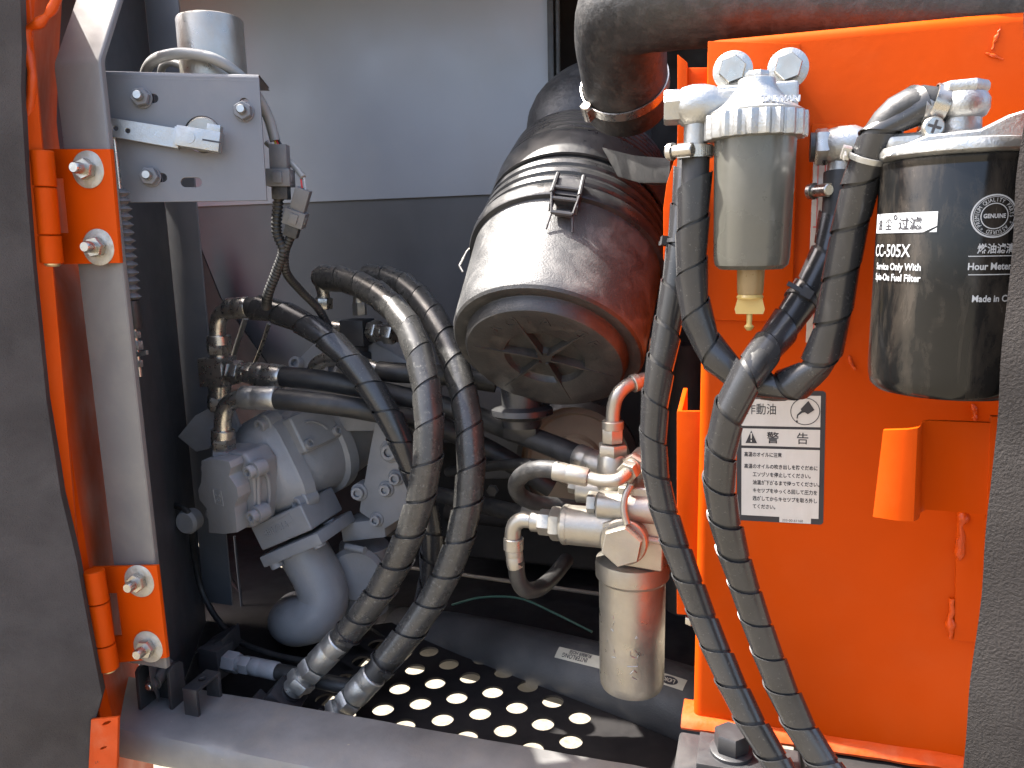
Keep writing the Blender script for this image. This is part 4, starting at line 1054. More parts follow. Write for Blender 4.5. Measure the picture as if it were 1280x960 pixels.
def hose_sticker(px0, px1, py, w_, lines, ovl=None):
    # a rectangle wrapped on the tube: find arc positions by projecting
    def proj(p): q = p-CAMLOC; z = q.dot(_f); return 640+FPX*q.dot(_r)/z, 480-FPX*q.dot(_u)/z
    def arc_of(px): 
        i = min(range(len(PSS.p)), key=lambda i: abs(proj(PSS.p[i])[0]-px)); return PSS.s[i]
    s0, s1 = arc_of(px0), arc_of(px1)
    def pt(s, a):
        p, t, u, v = PSS.at(s); fr = tocam(p); fr = (fr-t*fr.dot(t)).normalized(); up = fr.cross(t) 
        if up.z < 0: up = -up
        return p+(fr*math.cos(a)+up*math.sin(a))*(rS+.0006)
    # angle so that the sticker sits at py
    best = min([i*.02-1.4 for i in range(140)], key=lambda a: abs(proj(pt((s0+s1)/2, a))[1]-py))
    def surf(x, y, lift=0): # x along 0..L, y across in metres
        p, t, u, v = PSS.at(s0+x); q = pt(s0+x, best+y/rS); return q+(q-p).normalized()*lift
    L = s1-s0; vs = []; fs = []; n = 10
    for i in range(n+1):
        for j in range(5): vs.append(surf(L*i/n, -w_/2+w_*j/4))
    for i in range(n):
        for j in range(4): fs.append((i*5+j, (i+1)*5+j, (i+1)*5+j+1, i*5+j+1))
    st = MB().add(vs, fs).build('sticker', 'sticker', sh)
    ik = MB()
    for txt, x, y, s, xs in lines:
        vs, fs = text_mesh(txt, s, 0, 'LEFT', xs, .0002)
        ik.add([surf(x-q.x, y-q.y, .0004) for q in vs], fs)      # upside down as seen
    if ovl:
        x, y, rx, ry = ovl; n = 28; ik.add([surf(x+rx*math.cos(2*math.pi*i/n), y+ry*math.sin(2*math.pi*i/n), .0003) for i in range(n)], [tuple(range(n))])
        wt_ = MB(); vs, fs = text_mesh('LOK', ry*1.35, 0, 'CENTER', 1.1, .0002); wt_.add([surf(x-q.x, y+ry*.45-q.y, .0006) for q in vs], fs); wt_.build('sticker_letters', 'sticker', st)
    ik.build('sticker_print', 'ink', st)
    return st
hose_sticker(716, 772, 822, .020, [('INTERLONG', .062, .001, .0105, .85), ('RUBBER HOSE', .066, -.0008+.009, .0085, .8)])
hose_sticker(834, 870, 851, .018, [], (.022, 0, .014, .0065))
# ================================================================ throttle bracket assembly
tb = thing('lever_bracket', 'grey steel bracket plate with slots, bolted beside the door post top', 'bracket', PY(240, 252, .88))
o, u, v, n_, lu, lv = frame(PY(152, 253, .835), PY(333, 250, .905), PY(128, 86, .842))
def lc(x, y): q = PPL(x, y, o, n_)-o; return (q.dot(u), q.dot(v))
def on(x, y, d=0.0): return PPL(x, y, o, n_)+n_*d
if n_.dot(tocam(o)) < 0: print('bracket normal flipped')
def slot(x0, y0, x1, y1, r):
    a, b = V((*lc(x0, y0), 0)), V((*lc(x1, y1), 0)); d = (b-a).normalized(); out = []
    for k in range(9): t = R(-90+180*k/8); out.append(((b+(d*math.cos(t)+V((-d.y, d.x, 0))*math.sin(t))*r)[:2]))
    for k in range(9): t = R(90+180*k/8); out.append(((a+(d*math.cos(t)+V((-d.y, d.x, 0))*math.sin(t))*r)[:2]))
    return [tuple(q) for q in out]
px1 = mpp(o)
c0 = lc(253, 168)
outer = [lc(120, 253), lc(333, 250), lc(323, 97), lc(114, 92)]
b = MB(); plate(b, [outer, circ(c0[0], c0[1], 23*px1, 36), slot(232, 228, 246, 228, 6.5*px1), slot(178, 123, 192, 123, 6*px1), slot(189, 221, 203, 222, 6*px1), slot(305, 128, 305, 138, 6*px1)], o, u, v, .004, .0006)
b.build('face_plate', 'grey', tb)
# folded top and bottom lips
tl_, tr_ = on(118, 92), on(323, 97)
pr = [(0, 0)]+[(0.006*math.sin(R(a)), 0.006*(1-math.cos(R(a)))) for a in (0, 30, 60, 90)]
vs = []; fs = []
lipp = [(-.001, 0), (.003, .0015), (.0048, .005), (.005, .010), (.005, .07)]
for p in (tl_, tr_):
    for a, c in lipp: vs.append(p+v*a-n_*(c-.0002))
for k in range(4): fs.append((k, k+5, k+6, k+1))
b = MB().add(vs, fs); m0 = 10; b.add([q-v*.0035+n_*0.0 for q in vs], [tuple(reversed(f)) for f in fs]); b.build('top_lip', 'grey', tb, recalc=True)
for x, y, a in ((178, 123, .2), (305, 140, .5), (189, 221, .9)):
    bolt_head(tb, on(x, y, .0005), n_, .0118, .0085, 'grey', washer=.0128, wm='grey', rot=a, stud=.009, name='nut', sr=.5)
for ob in [ob for ob in tb.children if ob.name.startswith('nut')]:
    pass
# lever arm
lv_ = thing('throttle_lever', 'bare aluminium throttle lever with two holes and split clamp end', 'lever', on(205, 180, .02))
q0, q1 = on(143, 162, .014), on(228, 176, .014); d = (q1-q0).normalized(); w_ = n_.cross(d)
o2 = q0; hw = 11.5*px1
L = (q1-q0).length
b = MB(); plate(b, [[(-.008, -hw*.9), (L, -hw), (L, hw), (-.006, hw*.95), (-.011, hw*.4), (-.011, -hw*.5)], circ(.007, -.0002, .0036, 16), circ(.0215, -.0008, .0036, 16)], o2, d, w_, .004, .0004); b.build('arm_bar', 'alu', lv_)
MB().box(q1-d*.001+n_*.002, d*.0035, w_*hw*1.12, n_*.005).build('arm_step', 'alu', lv_, bev=.0008)
c1 = on(255, 179, .016); MB().box(c1+w_*hw*.05+n_*0.004, d*(26*px1), w_*hw*1.05, n_*.008).build('clamp_block', 'alu', lv_, bev=.001)
MB().box(c1+d*(17*px1)+n_*.0122, d*(11*px1), w_*.0010, n_*.0004).build('clamp_slit', 'ink', lv_)
MB().box(c1+d*(17*px1)+w_*(hw*1.35)+n_*.004, d*(8*px1), w_*hw*.45, n_*.007).build('clamp_screw', 'alu', lv_, bev=.001)
MB().cyl(c1-d*(10*px1)+n_*.0118, c1-d*(10*px1)+n_*.0128, .0072).build('shaft_end', 'alu', lv_)
MB().cyl(on(254, 168, -.03), on(254, 168, .004), 21*px1, seg=36, c=.002).build('shaft_hub', 'silver', lv_)
# ball joint at the arm's left end
MB().lathe(q0-d*.006-n_*.004, n_, [(.004, -.01), (.0075, -.004), (.009, .003), (.0075, .010), (.004, .013)], 20).build('ball_joint', 'alu', lv_)
# motor behind
mo = thing('throttle_motor', 'silver cylindrical throttle motor standing behind the grey bracket', 'motor', PY(266, 140, .99))
cm = PY(265, 60, .955); rm = 40*mpp(cm)
def Zm(y): return PY(265, y, .955).z
MB().lathe(V((cm.x, cm.y, 0)), UZ, [(rm, Zm(120)), (rm, Zm(27)), (rm*.97, Zm(24)), (rm*.93, Zm(23))], 48).build('motor_can', 'silver', mo)
# cable
gc = thing('motor_cable', 'thick grey cable arching over the bracket to the first connector', 'cable', PY(350, 180, .96))
pts = [(178, 104, .96), (186, 82, .935), (205, 70, .905), (235, 67, .90), (268, 74, .906), (299, 94, .928), (320, 118, .950), (336, 148, .965), (344, 176, .968)]
MB().tube(Path(spline([PY(*p) for p in pts], .006)), 7*px1, 16).build('sheath', 'cable', gc)
for i, (x, m_) in enumerate(((345, 'wire_yellow'), (349, 'wire_red'), (352, 'rubber'))):
    MB().tube([PY(345+(i-1)*2, 173, .968), PY(x, 182, .967)], .0016, 8).build('wire', m_, gc)
MB().tube(Path(spline([PY(*p) for p in [(200, 100, .975), (203, 84, .965), (215, 78, .955), (232, 85, .955)]], .005)), 5*px1, 12).build('second_loop', 'cable', gc)

def connector(label, top, bot, wpx, Y, m='grommet', dirt=True):
    a, b = PY(*top, Y), PY(*bot, Y); d = (b-a); L = d.length; d.normalize(); w = wpx*mpp(a)/2
    s = (_r-d*_r.dot(d)).normalized(); f = d.cross(s)
    t = thing('wire_connector', label, 'connector', b, 'wiring harness connectors by the lever bracket')
    MB().box(a+d*L*.25, d*L*.25, s*w*.72, f*w*.62).build('plug_half', m, t, bev=.0012)
    MB().box(a+d*L*.60, d*L*.16, s*w, f*w*.9).build('latch_half', m, t, bev=.0015)
    MB().box(a+d*L*.60-f*(w*.95 if f.dot(tocam(a)) < 0 else -w*.95), d*L*.10, s*w*.4, f*w*.15).build('latch_tab', m, t, bev=.0008)
    MB().box(a+d*L*.86, d*L*.13, s*w*.66, f*w*.6).build('seal_end', 'rubber_dusty', t, bev=.001)
    for q in (-.6, .6): MB().box(a+d*L*.60+s*w*q*1.5, d*L*.07, s*w*.16, f*w*.5).build('ear', m, t, bev=.0006)
connector('grey wire connector hanging straight below the cable', (349, 181), (352, 250), 30, .968)
connector('tilted grey wire connector lower and right of its neighbour', (380, 236), (363, 296), 26, .975)
cw = thing('branch_wire', 'thin grey branch wire running to the tilted connector', 'wire', PY(375, 230, .97))
MB().tube(Path(spline([PY(*p) for p in [(333, 178, .985), (352, 195, .985), (368, 208, .98), (379, 222, .976)]], .006)), 4*px1, 12).build('sheath', 'cable', cw)
for x, m_ in ((376, 'wire_red'), (380, 'print')): MB().tube([PY(x, 222, .976), PY(x+2, 238, .975)], .0013, 8).build('wire', m_, cw)
cd1 = MB().corrug(spline([PY(*p) for p in [(348, 248, .97), (346, 290, .975), (354, 312, .98), (346, 338, .99), (335, 368, 1.0), (333, 384, 1.02)]], .004), 7.5*px1, .0056, .0016)
tag(cd1.build('wire_conduit', 'rubber', ang=60), 'black corrugated conduit dropping from the straight connector', 'conduit', 'corrugated wire conduits')
cd2 = MB().corrug(spline([PY(*p) for p in [(364, 294, .975), (356, 316, .985), (357, 338, 1.0), (375, 362, 1.05), (398, 386, 1.1), (412, 410, 1.13)]], .004), 6.5*px1, .0056, .0014)
tag(cd2.build('wire_conduit', 'rubber', ang=60), 'black corrugated conduit from the tilted connector towards the pump', 'conduit', 'corrugated wire conduits')
# control cable with bellows beside the post
cc = thing('control_cable', 'black ribbed cable boot hanging below the lever by the post', 'cable', PY(170, 455, .83))
bx0 = PY(155, 240, .835); bl = []
for k in range(14):
    y0 = 236+k*10; bl += [(.0068, y0), (.0125, y0+4.5), (.0128, y0+5.5), (.0070, y0+9)]
def Zb(y): return PY(155, y, .835).z
bz = V((PY(156, 300, .835).x, .835, 0))
MB().lathe(bz, UZ, [(r, Zb(y)) for r, y in bl], 24).build('bellows', 'grommet', cc, ang=50)
MB().lathe(bz, UZ, [(.0095, Zb(376)), (.0100, Zb(380)), (.0100, Zb(408)), (.0085, Zb(411))], 24).build('sleeve', 'rubber', cc)
MB().cyl(bz+UZ*Zb(411), bz+UZ*Zb(470), .0035).build('rod', 'zinc', cc)
for y0, y1, r in ((414, 422, .007), (426, 437, .0085), (450, 458, .006)): MB().hexa(bz+UZ*Zb(y0), bz+UZ*Zb(y1), r).build('jam_nut', 'alu', cc)
p = bz+UZ*Zb(441); MB().box(p+V((.010, -.004, 0)), V((.011, 0, .002)), V((0, .002, 0)), V((0, 0, .003))).build('clip', 'alu', cc, bev=.0008)
MB().cyl(bz+UZ*Zb(240), bz+UZ*Zb(166), .0035).build('upper_rod', 'zinc', cc)

# ================================================================ clevis lugs on the sill
def zs(px, py): return PZ(px, py, ZS)
ck = thing('clevis_lug', 'black welded clevis lug with pin bolt under the lower hinge', 'lug', zs(195, 885))
fo = zs(172, 890); fo2 = zs(222, 884)
for px_, nm in ((177, 'cheek'), (216, 'cheek')):
    p = zs(px_, 884); r_ = .015; hgt = .058
    prof = [(-.016, 0), (.016, 0)]+[(r_*math.cos(R(a)), hgt+r_*.9*math.sin(R(a))*.6) for a in (10, 50, 90, 130, 170)]
    MB().prism([(c, d) for c, d in prof], p+V((-.003, .012, -.002)), UY, UZ, V((.006, 0, 0))).build(nm, 'darksteel', ck, bev=.0015, recalc=True)
pm = zs(197, 884)
MB().abox((pm.x-.022, pm.y+.024, ZS-.002), (pm.x+.022, pm.y+.028, ZS+.05)).build('back_web', 'darksteel', ck)
pb = PY(196, 850, pm.y); MB().cyl(pb+V((0, .03, .010)), pb+V((0, -.004, 0)), .010, seg=20).build('pin_sleeve', 'darksteel', ck)
bolt_head(ck, pb+V((0, -.004, 0)), V((0, -1, -.1)), .0105, .008, 'darksteel', washer=.012, wm='darksteel', name='pin_bolt', stud=.005)
ul = thing('u_bracket', 'black U-shaped lug with hole in its top, on the sill', 'lug', zs(250, 900))
p = zs(240, 893); 
t0, t1, t2, t3 = PY(230, 851, p.y), PY(253, 854, p.y), PY(278, 845, p.y+.045), PY(255, 840, p.y+.045)
zt = ZS+.040
X0, X1 = p.x-.012, p.x+.012; Y0 = p.y
# strap bent along Y: front leg, top with a hole, back leg
b = MB(); plate(b, [[(-.012, 0), (.012, 0), (.012, .052), (-.012, .052)], circ(0, .028, .0065, 20)], V((p.x, Y0, zt)), UX, UY, .005, .0004); b.build('top_strap', 'darksteel', ul)
MB().abox((X0, Y0-.001, ZS-.002), (X1, Y0+.0045, zt-.001)).build('front_leg', 'darksteel', ul, bev=.001)
MB().abox((X0, Y0+.048, ZS-.002), (X1, Y0+.0535, zt-.001)).build('back_leg', 'darksteel', ul, bev=.001)
# ================================================================ hydraulic pump
pu = thing('hydraulic_pump', 'grey painted cast hydraulic pump with gear pump and suction elbow', 'pump', PY(360, 800, 1.12))
def PYs(pts, Y): return [PY(x, y, Y) for x, y in pts]
# shaft axis: leaves the gear pump towards the right and into the bay
G0 = PY(272, 621, 1.02)
tg = tocam(G0); sgx = (_r-tg*_r.dot(tg)).normalized(); sgy = sgx.cross(-tg)
if sgy.dot(_u) < 0: sgy = -sgy
QA = (-tg*math.cos(R(57))+(sgx*.89+sgy*.46)*math.sin(R(57))).normalized()
E1 = (sgx*-.46+sgy*.89).normalized(); E1 = (E1-QA*E1.dot(QA)).normalized(); E2 = QA.cross(E1)
def gpp(px, py, h=0.0): return PPL(px, py, G0, QA)+QA*h
gp = [(251, 576), (268, 574), (286, 577), (289, 585), (286, 595), (291, 602), (296, 610), (298, 622), (293, 634), (295, 650), (296, 666), (279, 668), (261, 666), (260, 650), (258, 636), (249, 625), (247, 613), (251, 603), (252, 587)]
gcen = sum([gpp(x, y) for x, y in gp], V())/len(gp)
def grow(pts, f, h): return [gcen+(q-gcen)*f+QA*h for q in pts]
gpl = [gpp(x, y) for x, y in gp]
MB().quadslab(gpl, QA*.026).build('gear_plate', 'pump', pu, bev=.002, recalc=True)
box_ = [(253, 573), (287, 575), (299, 592), (302, 632), (299, 668), (260, 669), (251, 650), (249, 590)]
MB().quadslab([gcen+(gpp(x, y)-gcen)*1.02+QA*.0265 for x, y in box_], QA*.052).build('gear_body', 'pump', pu, bev=.006, seg=3, recalc=True)
# raised loop rib on the flank of the gear body
fr_ = [gpp(300, 596, .034), gpp(303, 655, .036), gpp(302, 650, .052), gpp(301, 612, .052)]
lp_ = MB(); n_out = (E2 if E2.dot(tg) > 0 else -E2)
lp_.tube(Path(spline([q+n_out*.004 for q in fr_+[fr_[0]]], .003)), .0035, 8); lp_.build('flank_rib', 'pump', pu)
for x, y in ((303, 594), (307, 650), (250, 590), (256, 647)):
    q = gpp(x, y, .020); MB().cyl(q+QA*.022, q+QA*.001, .0135, seg=20).build('bolt_boss', 'pump', pu); socket_bolt(pu, q, -QA, .0100, .011)
# cast number in a frame on the front plate
ub = (gpp(275, 630)-gpp(272, 612)).normalized(); vb = ub.cross(QA).normalized()
if vb.dot(_r) < 0: vb = -vb
tx = MB(); vs, fs = text_mesh('50', .0155, .0011, 'CENTER', 1.0, .0003); oc = gpp(270, 621)
tx.add([oc+ub*q.x+vb*q.y-QA*q.z for q in vs], fs); tx.build('cast_number', 'pump', pu, recalc=True)
fr4 = [oc-ub*.013-vb*.004, oc+ub*.013-vb*.004, oc+ub*.013+vb*.015, oc-ub*.013+vb*.015]; fm = MB()
for a_, b_ in zip(fr4, fr4[1:]+fr4[:1]): fm.tube([a_, a_.lerp(b_, .5), b_], .0009, 6)
fm.build('cast_frame', 'pump', pu)
# adapter flange and barrel housing along the shaft
ca = gcen+E1*.004
def sect(f1, f2, rr, n=8):
    return [(f1*math.copysign(abs(math.cos(2*math.pi*k/(4*n)))**rr, math.cos(2*math.pi*k/(4*n))), f2*math.copysign(abs(math.sin(2*math.pi*k/(4*n)))**rr, math.sin(2*math.pi*k/(4*n)))) for k in range(4*n)]
def loft(rows, name, bev=0):
    vs = []; fs = []; n = 32
    for h, f1, f2, rr, d1 in rows: vs += [ca+QA*h+E1*(a_+d1)+E2*b_ for a_, b_ in sect(f1, f2, rr)]
    for i in range(len(rows)-1):
        for k in range(n): fs.append((i*n+k, i*n+(k+1) % n, (i+1)*n+(k+1) % n, (i+1)*n+k))
    fs += [tuple(range(n)), tuple(range((len(rows)-1)*n, len(rows)*n))]
    return MB().add(vs, fs).build(name, 'pump', pu, recalc=True, ang=40)
loft([(.074, .058, .052, .62, 0), (.078, .064, .058, .62, 0), (.084, .074, .066, .6, 0), (.098, .080, .070, .55, 0), (.102, .086, .074, .5, 0), (.124, .088, .076, .5, 0), (.127, .084, .072, .55, 0)], 'adapter_flange')
loft([(.120, .070, .066, .8, 0), (.130, .078, .074, .8, 0), (.16, .084, .080, .85, .002), (.205, .090, .084, .85, .004), (.210, .097, .090, .8, .004), (.232, .097, .090, .8, .004), (.236, .088, .084, .9, .004), (.30, .080, .078, .9, .004)], 'housing')
up_ = E1 if E1.z > 0 else -E1
fo_ = E2 if E2.dot(tg) > 0 else -E2
# lugs with bolts on the adapter flange
for s1_, s2_ in ((.070, .052), (-.074, .050), (.074, -.045)):
    q = ca+QA*.098+up_*s1_+fo_*s2_; MB().cyl(q+QA*.03, q, .017, seg=24, c=.002).build('bolt_boss', 'pump', pu); socket_bolt(pu, q, -QA, .0118, .011)
# regulator block lying along the top front of the barrel, with cast seam
rb0 = ca+QA*.165+fo_*.070+up_*.030
MB().box(rb0, QA*.045, up_*.034, fo_*.022).build('regulator_block', 'pump', pu, bev=.008, seg=3)
MB().box(ca+QA*.17+up_*.072, QA*.05, fo_*.040, up_*.020).build('top_block', 'pump', pu, bev=.008, seg=3)
sm_ = [rb0+fo_*.023+QA*x+up_*y for x, y in ((-.02, .014), (-.004, .010), (.010, .0), (.018, -.012))]
MB().tube(Path(spline(sm_, .003)), .0022, 8).build('cast_seam', 'pump', pu)
for x_, y_ in ((-.034, -.022), (.034, .022), (.034, -.022)):
    q = rb0+fo_*.022+QA*x_+up_*y_; socket_bolt(pu, q, fo_, .0085, .008)
# left bracket plate
MB().quadslab(PYs([(222, 546), (243, 520), (262, 510), (288, 508), (300, 540), (258, 562), (245, 565)], 1.12), V((0, .01, 0))).build('side_bracket', 'pump', pu, bev=.002, recalc=True)
# suction flange and elbow
w_ = (PY(400, 720, 1.12)-PY(366, 650, 1.12)).normalized(); uu = UY.cross(w_).normalized()
if uu.x < 0: uu = -uu
fc_ = PY(360, 655, 1.10); s1 = mpp(fc_)
MB().box(fc_+V((0, .03, 0)), uu*(41*s1), w_*(17*s1), UY*.052).build('flange_neck', 'pump', pu, bev=.005, seg=3)
fc2 = PY(374, 681, 1.10)
MB().box(fc2+V((0, .03, 0)), uu*(47*s1), w_*(7.5*s1), UY*.058).build('suction_flange', 'pump', pu, bev=.003, seg=2)
tx = MB(); text(tx, 'BN7216', PY(332, 671, 1.10-.0224), uu, -w_, .0165, extrude=.0012, xs=.95, bold=.0003); tx.build('cast_lettering', 'pump', pu)
nb = MB()
nr = [PY(330, 661, 1.0778), PY(361, 642, 1.0778), PY(366, 652, 1.0778), PY(335, 672, 1.0778)]
for a_, b_ in zip(nr, nr[1:]+nr[:1]): nb.tube([a_, a_.lerp(b_, .5), b_], .0008, 6)
nb.build('cast_frame', 'pump', pu)
for x, y in ((343, 700), (396, 674), (412, 654)):
    p = PY(x, y, 1.085 if x < 410 else 1.15); MB().cyl(p-w_*.006, p+w_*.014, .0112, seg=20, c=.001).build('flange_bolt', 'pump', pu)
el_pts = [PY(374, 681, 1.135), PY(386, 700, 1.135), PY(400, 728, 1.135), PY(404, 752, 1.13), PY(393, 770, 1.12), PY(376, 776, 1.125), PY(366, 776, 1.16), PY(366, 772, 1.25), PY(370, 765, 1.36)]
MB().tube(Path(spline(el_pts, .006)), 32*s1, 40).build('suction_elbow', 'pump', pu)
# rear manifold with bolts, right of the housing
Yr = 1.17
MB().quadslab(PYs([(470, 520), (500, 535), (514, 590), (508, 645), (480, 662), (448, 640), (462, 560)], Yr), V((0, .05, 0))).build('end_manifold', 'pump', pu, bev=.005, recalc=True)
for x, y, r_ in ((487, 565, .0135), (494, 598, .010), (482, 612, .010), (448, 616, .011), (470, 650, .009)):
    p = PY(x, y, Yr-.004); MB().cyl(p+V((0, .03, 0)), p, r_*1.45, seg=24, c=.002).build('bolt_boss', 'pump', pu); socket_bolt(pu, p, V((.15, -1, .1)), r_, .009)
MB().quadslab(PYs([(425, 655), (480, 648), (482, 672), (428, 678)], Yr+.01), V((0, .06, 0))).build('lower_rail', 'pump', pu, bev=.004, recalc=True)
MB().cyl(PY(455, 680, 1.22), PY(455, 760, 1.22), .045, seg=32).build('lower_stub', 'pump', pu)
MB().lathe(PY(447, 715, 1.19), V((.3, -1, 0)), [(.05, 0), (.052, .01), (.045, .02)], 32).build('stub_clamp', 'pump', pu)
p = PY(433, 683, 1.16); MB().cyl(p, PY(456, 688, 1.15), .006).build('clamp_screw', 'pump', pu)
# small left gear of the pump and its line
MB().lathe(PY(243, 648, 1.10), V((0, -1, 0)), [(.02, 0), (.022, .02), (.018, .026)], 24).build('side_port', 'pump', pu)

# ---------------------------------------------------------------- fittings on the pump
def elbow_line(par, pts, r, m='zinc', name='bent_tube'): return MB().tube(Path(spline([PY(*p) for p in pts], .004)), r, 24).build(name, m, par)
# left tall elbow of hose A, tee below
YA = 1.10; s1 = mpp(PY(275, 430, YA))
elbow_line(hA, [(273, 432, YA), (272, 408, YA), (276, 394, YA), (289, 386, YA), (306, 384, YA)], 10*s1)
ferrule(hA, PY(284, 386, YA), PY(312, 384, 1.098), 13*s1)
collar_(hA, PY(273, 419, YA), PY(274, 431, YA), 14.5*s1, r2=15*s1); nut(hA, PY(274, 429, YA), PY(274, 442, YA), 15.5*s1)
te = thing('tee_fitting', 'square zinc tee fitting left of the pump top with side nut', 'fitting', PY(275, 512, YA))
a = PY(273, 464, YA)
MB().box(a, UX*(17*s1), UY*(17*s1), UZ*(18*s1)).build('tee_body', 'zinc', te, bev=.002)
collar_(te, PY(274, 441, YA), PY(274, 449, YA), 11*s1); collar_(te, PY(275, 480, YA), PY(275, 497, YA), 13.5*s1); nut(te, PY(275, 495, YA), PY(275, 512, YA), 16*s1)
D0, D1 = PY(288, 464, YA), PY(352, 471, YA-.005); d = (D1-D0).normalized(); L = (D1-D0).length
nut(te, D0+d*L*.02, D0+d*L*.22, 15*s1); collar_(te, D0+d*L*.2, D0+d*L*.34, 12*s1); nut(te, D0+d*L*.34, D0+d*L*.50, 14.5*s1, rot=.6)
hD, PD_ = hose('straight_hose', 'smooth black hose from the tee fitting running right behind the wrapped hoses', 'hose',
    [(345, 470, YA-.004), (390, 474, YA-.01), (440, 482, YA), (500, 495, 1.13), (570, 512, 1.15), (640, 538, 1.12), (700, 561, 1.08), (738, 577, 1.05)], 12.5*s1)
ferrule(hD, D0+d*L*.48, D1+d*.004, 14.8*s1)
ferrule(hD, PY(722, 570, 1.06), PY(756, 585, 1.04), 14*s1, 'silver')
# elbow line E
YE = 1.045; s2 = mpp(PY(280, 540, YE))
hE, PE = hose('straight_hose', 'smooth black hose from the low steel elbow over the pump housing', 'hose',
    [(338, 498, YE), (380, 502, YE+.002), (430, 508, YE+.015), (480, 517, 1.09), (540, 530, 1.13), (610, 562, 1.16), (690, 610, 1.18)], 12.8*s2)
elbow_line(hE, [(279, 545, YE), (279, 524, YE), (283, 508, YE), (296, 499, YE), (312, 497, YE)], 10.5*s2)
ferrule(hE, PY(303, 497, YE), PY(347, 498, YE), 14.5*s2, 'alu')
collar_(hE, PY(279, 537, YE), PY(279, 548, YE), 14.5*s2); nut(hE, PY(279, 547, YE), PY(280, 561, YE), 15.5*s2)
MB().hexa(PY(280, 560, YE+.004), PY(281, 575, YE+.004), 16.5*s2, .3).build('port_hex', 'pump', pu)
# hose B top fitting
s3 = mpp(PY(403, 360, 1.2))
ferrule(hB, PY(398, 346, 1.205), PY(420, 349, 1.19), 13*s3)
elbow_line(hB, [(405, 384, 1.21), (404, 366, 1.21), (401, 352, 1.207), (404, 347, 1.203)], 8*s3)
nut(hB, PY(405, 372, 1.21), PY(405, 386, 1.21), 11*s3)
t2 = thing('tee_fitting', 'dark square tee fitting behind the wrapped hoses at pump top', 'fitting', PY(447, 440, 1.2))
s3 = mpp(PY(447, 415, 1.2))
MB().box(PY(447, 415, 1.2), UX*(16*s3), UY*(16*s3), UZ*(16*s3)).build('tee_body', 'darksteel', t2, bev=.002)
nut(t2, PY(450, 394, 1.2), PY(449, 378, 1.2), 9*s3, 'alu'); collar_(t2, PY(449, 379, 1.2), PY(449, 368, 1.2), 7.5*s3, 'alu')
nut(t2, PY(464, 413, 1.19), PY(474, 415, 1.185), 14*s3); collar_(t2, PY(473, 415, 1.185), PY(482, 416, 1.18), 11*s3); nut(t2, PY(481, 416, 1.18), PY(494, 418, 1.175), 13*s3)
collar_(t2, PY(431, 412, 1.2), PY(418, 411, 1.2), 12*s3)
collar_(t2, PY(447, 431, 1.2), PY(447, 442, 1.2), 13*s3, 'darksteel'); nut(t2, PY(447, 440, 1.2), PY(448, 456, 1.2), 17*s3, 'darksteel')
hH, PH = hose('straight_hose', 'short black hose with pale bent pipe under the dark tee', 'hose', [(474, 464, 1.14), (500, 466, 1.14), (545, 468, 1.15), (620, 478, 1.17)], 12*s3)
elbow_line(hH, [(390, 470, 1.16), (396, 456, 1.15), (412, 448, 1.145), (440, 452, 1.14), (478, 464, 1.14)], 9*s3)
# upper pump casing behind
MB().quadslab(PYs([(352, 470), (372, 448), (395, 425), (470, 428), (540, 470), (520, 540), (430, 540), (370, 500)], 1.21), V((0, .08, 0))).build('upper_casing', 'pump', pu, bev=.008, recalc=True)
for x, y in ((418, 462), (372, 455)):
    p = PY(x, y, 1.205); socket_bolt(pu, p, V((0, -1, .4)), .012, .012)
# return rods and cables in the dark below the pump
def cable(name, label, cat, pts, r, m='rubber', group=None):
    P = Path(spline([PY(*p) for p in pts], .012)); return tag(MB().tube(P, r, 12).build(name, m), label, cat, group)
cable('drain_cable', 'black cable sagging down from the side panel below the pump', 'cable', [(190, 590, 1.12), (205, 625, 1.1), (235, 640, 1.08), (242, 690, 1.12), (255, 745, 1.13), (290, 795, 1.10), (340, 818, 1.07), (390, 828, 1.06)], .0055)
cable('engine_cable', 'thin black cable under the suction elbow', 'cable', [(275, 690, 1.35), (300, 740, 1.36), (340, 752, 1.36), (400, 750, 1.35)], .004)
cable('support_rod', 'slim dark rod crossing below the pump gear', 'rod', [(293, 670, 1.3), (300, 740, 1.3), (306, 790, 1.3)], .0025, 'panel')
cable('green_wire', 'thin green wire trailing behind the floor hose', 'wire', [(565, 756, 1.35), (600, 747, 1.35), (650, 748, 1.34), (690, 765, 1.32), (740, 790, 1.3)], .0022, 'wire_green')
cable('tan_pipe', 'thin tan pipe line low behind the wrapped hoses', 'pipe', [(480, 706, 1.5), (560, 716, 1.48), (660, 730, 1.46), (760, 744, 1.42)], .004, 'tan')
cable('pale_rod', 'pale rod slanting down behind the arching hose', 'rod', [(307, 398, 1.25), (298, 425, 1.26), (290, 450, 1.27)], .005, 'alu')
cable('support_rod', 'thin dark rod slanting beneath the hose clip', 'rod', [(336, 405, 1.25), (328, 430, 1.26), (318, 455, 1.27)], .004, 'zinc')
# ================================================================ pilot oil filter
YO = 0.95
pf = thing('oil_filter', 'silver painted oil filter with long bowl and cast head hanging by the tank', 'oil filter', PY(790, 862, YO))
po = PY(790, 780, YO); po = V((po.x, po.y, 0)); s = mpp(PY(790, 780, YO))
def Zo(y): return PY(790, y, YO).z
k = 41*s
MB().lathe(po, UZ, [(k*.80, Zo(856)), (k*.92, Zo(855)), (k*.97, Zo(850)), (k*.985, Zo(843)), (k*.995, Zo(725)), (k*1.0, Zo(718))], 64).build('bowl', 'silver', pf)
MB().lathe(po, UZ, [(k*1.02, Zo(722)), (k*1.10, Zo(718)), (k*1.11, Zo(704)), (k*1.08, Zo(698)), (k*.8, Zo(694))], 64).build('bowl_collar', 'silver', pf)
bw = pf.children[0]
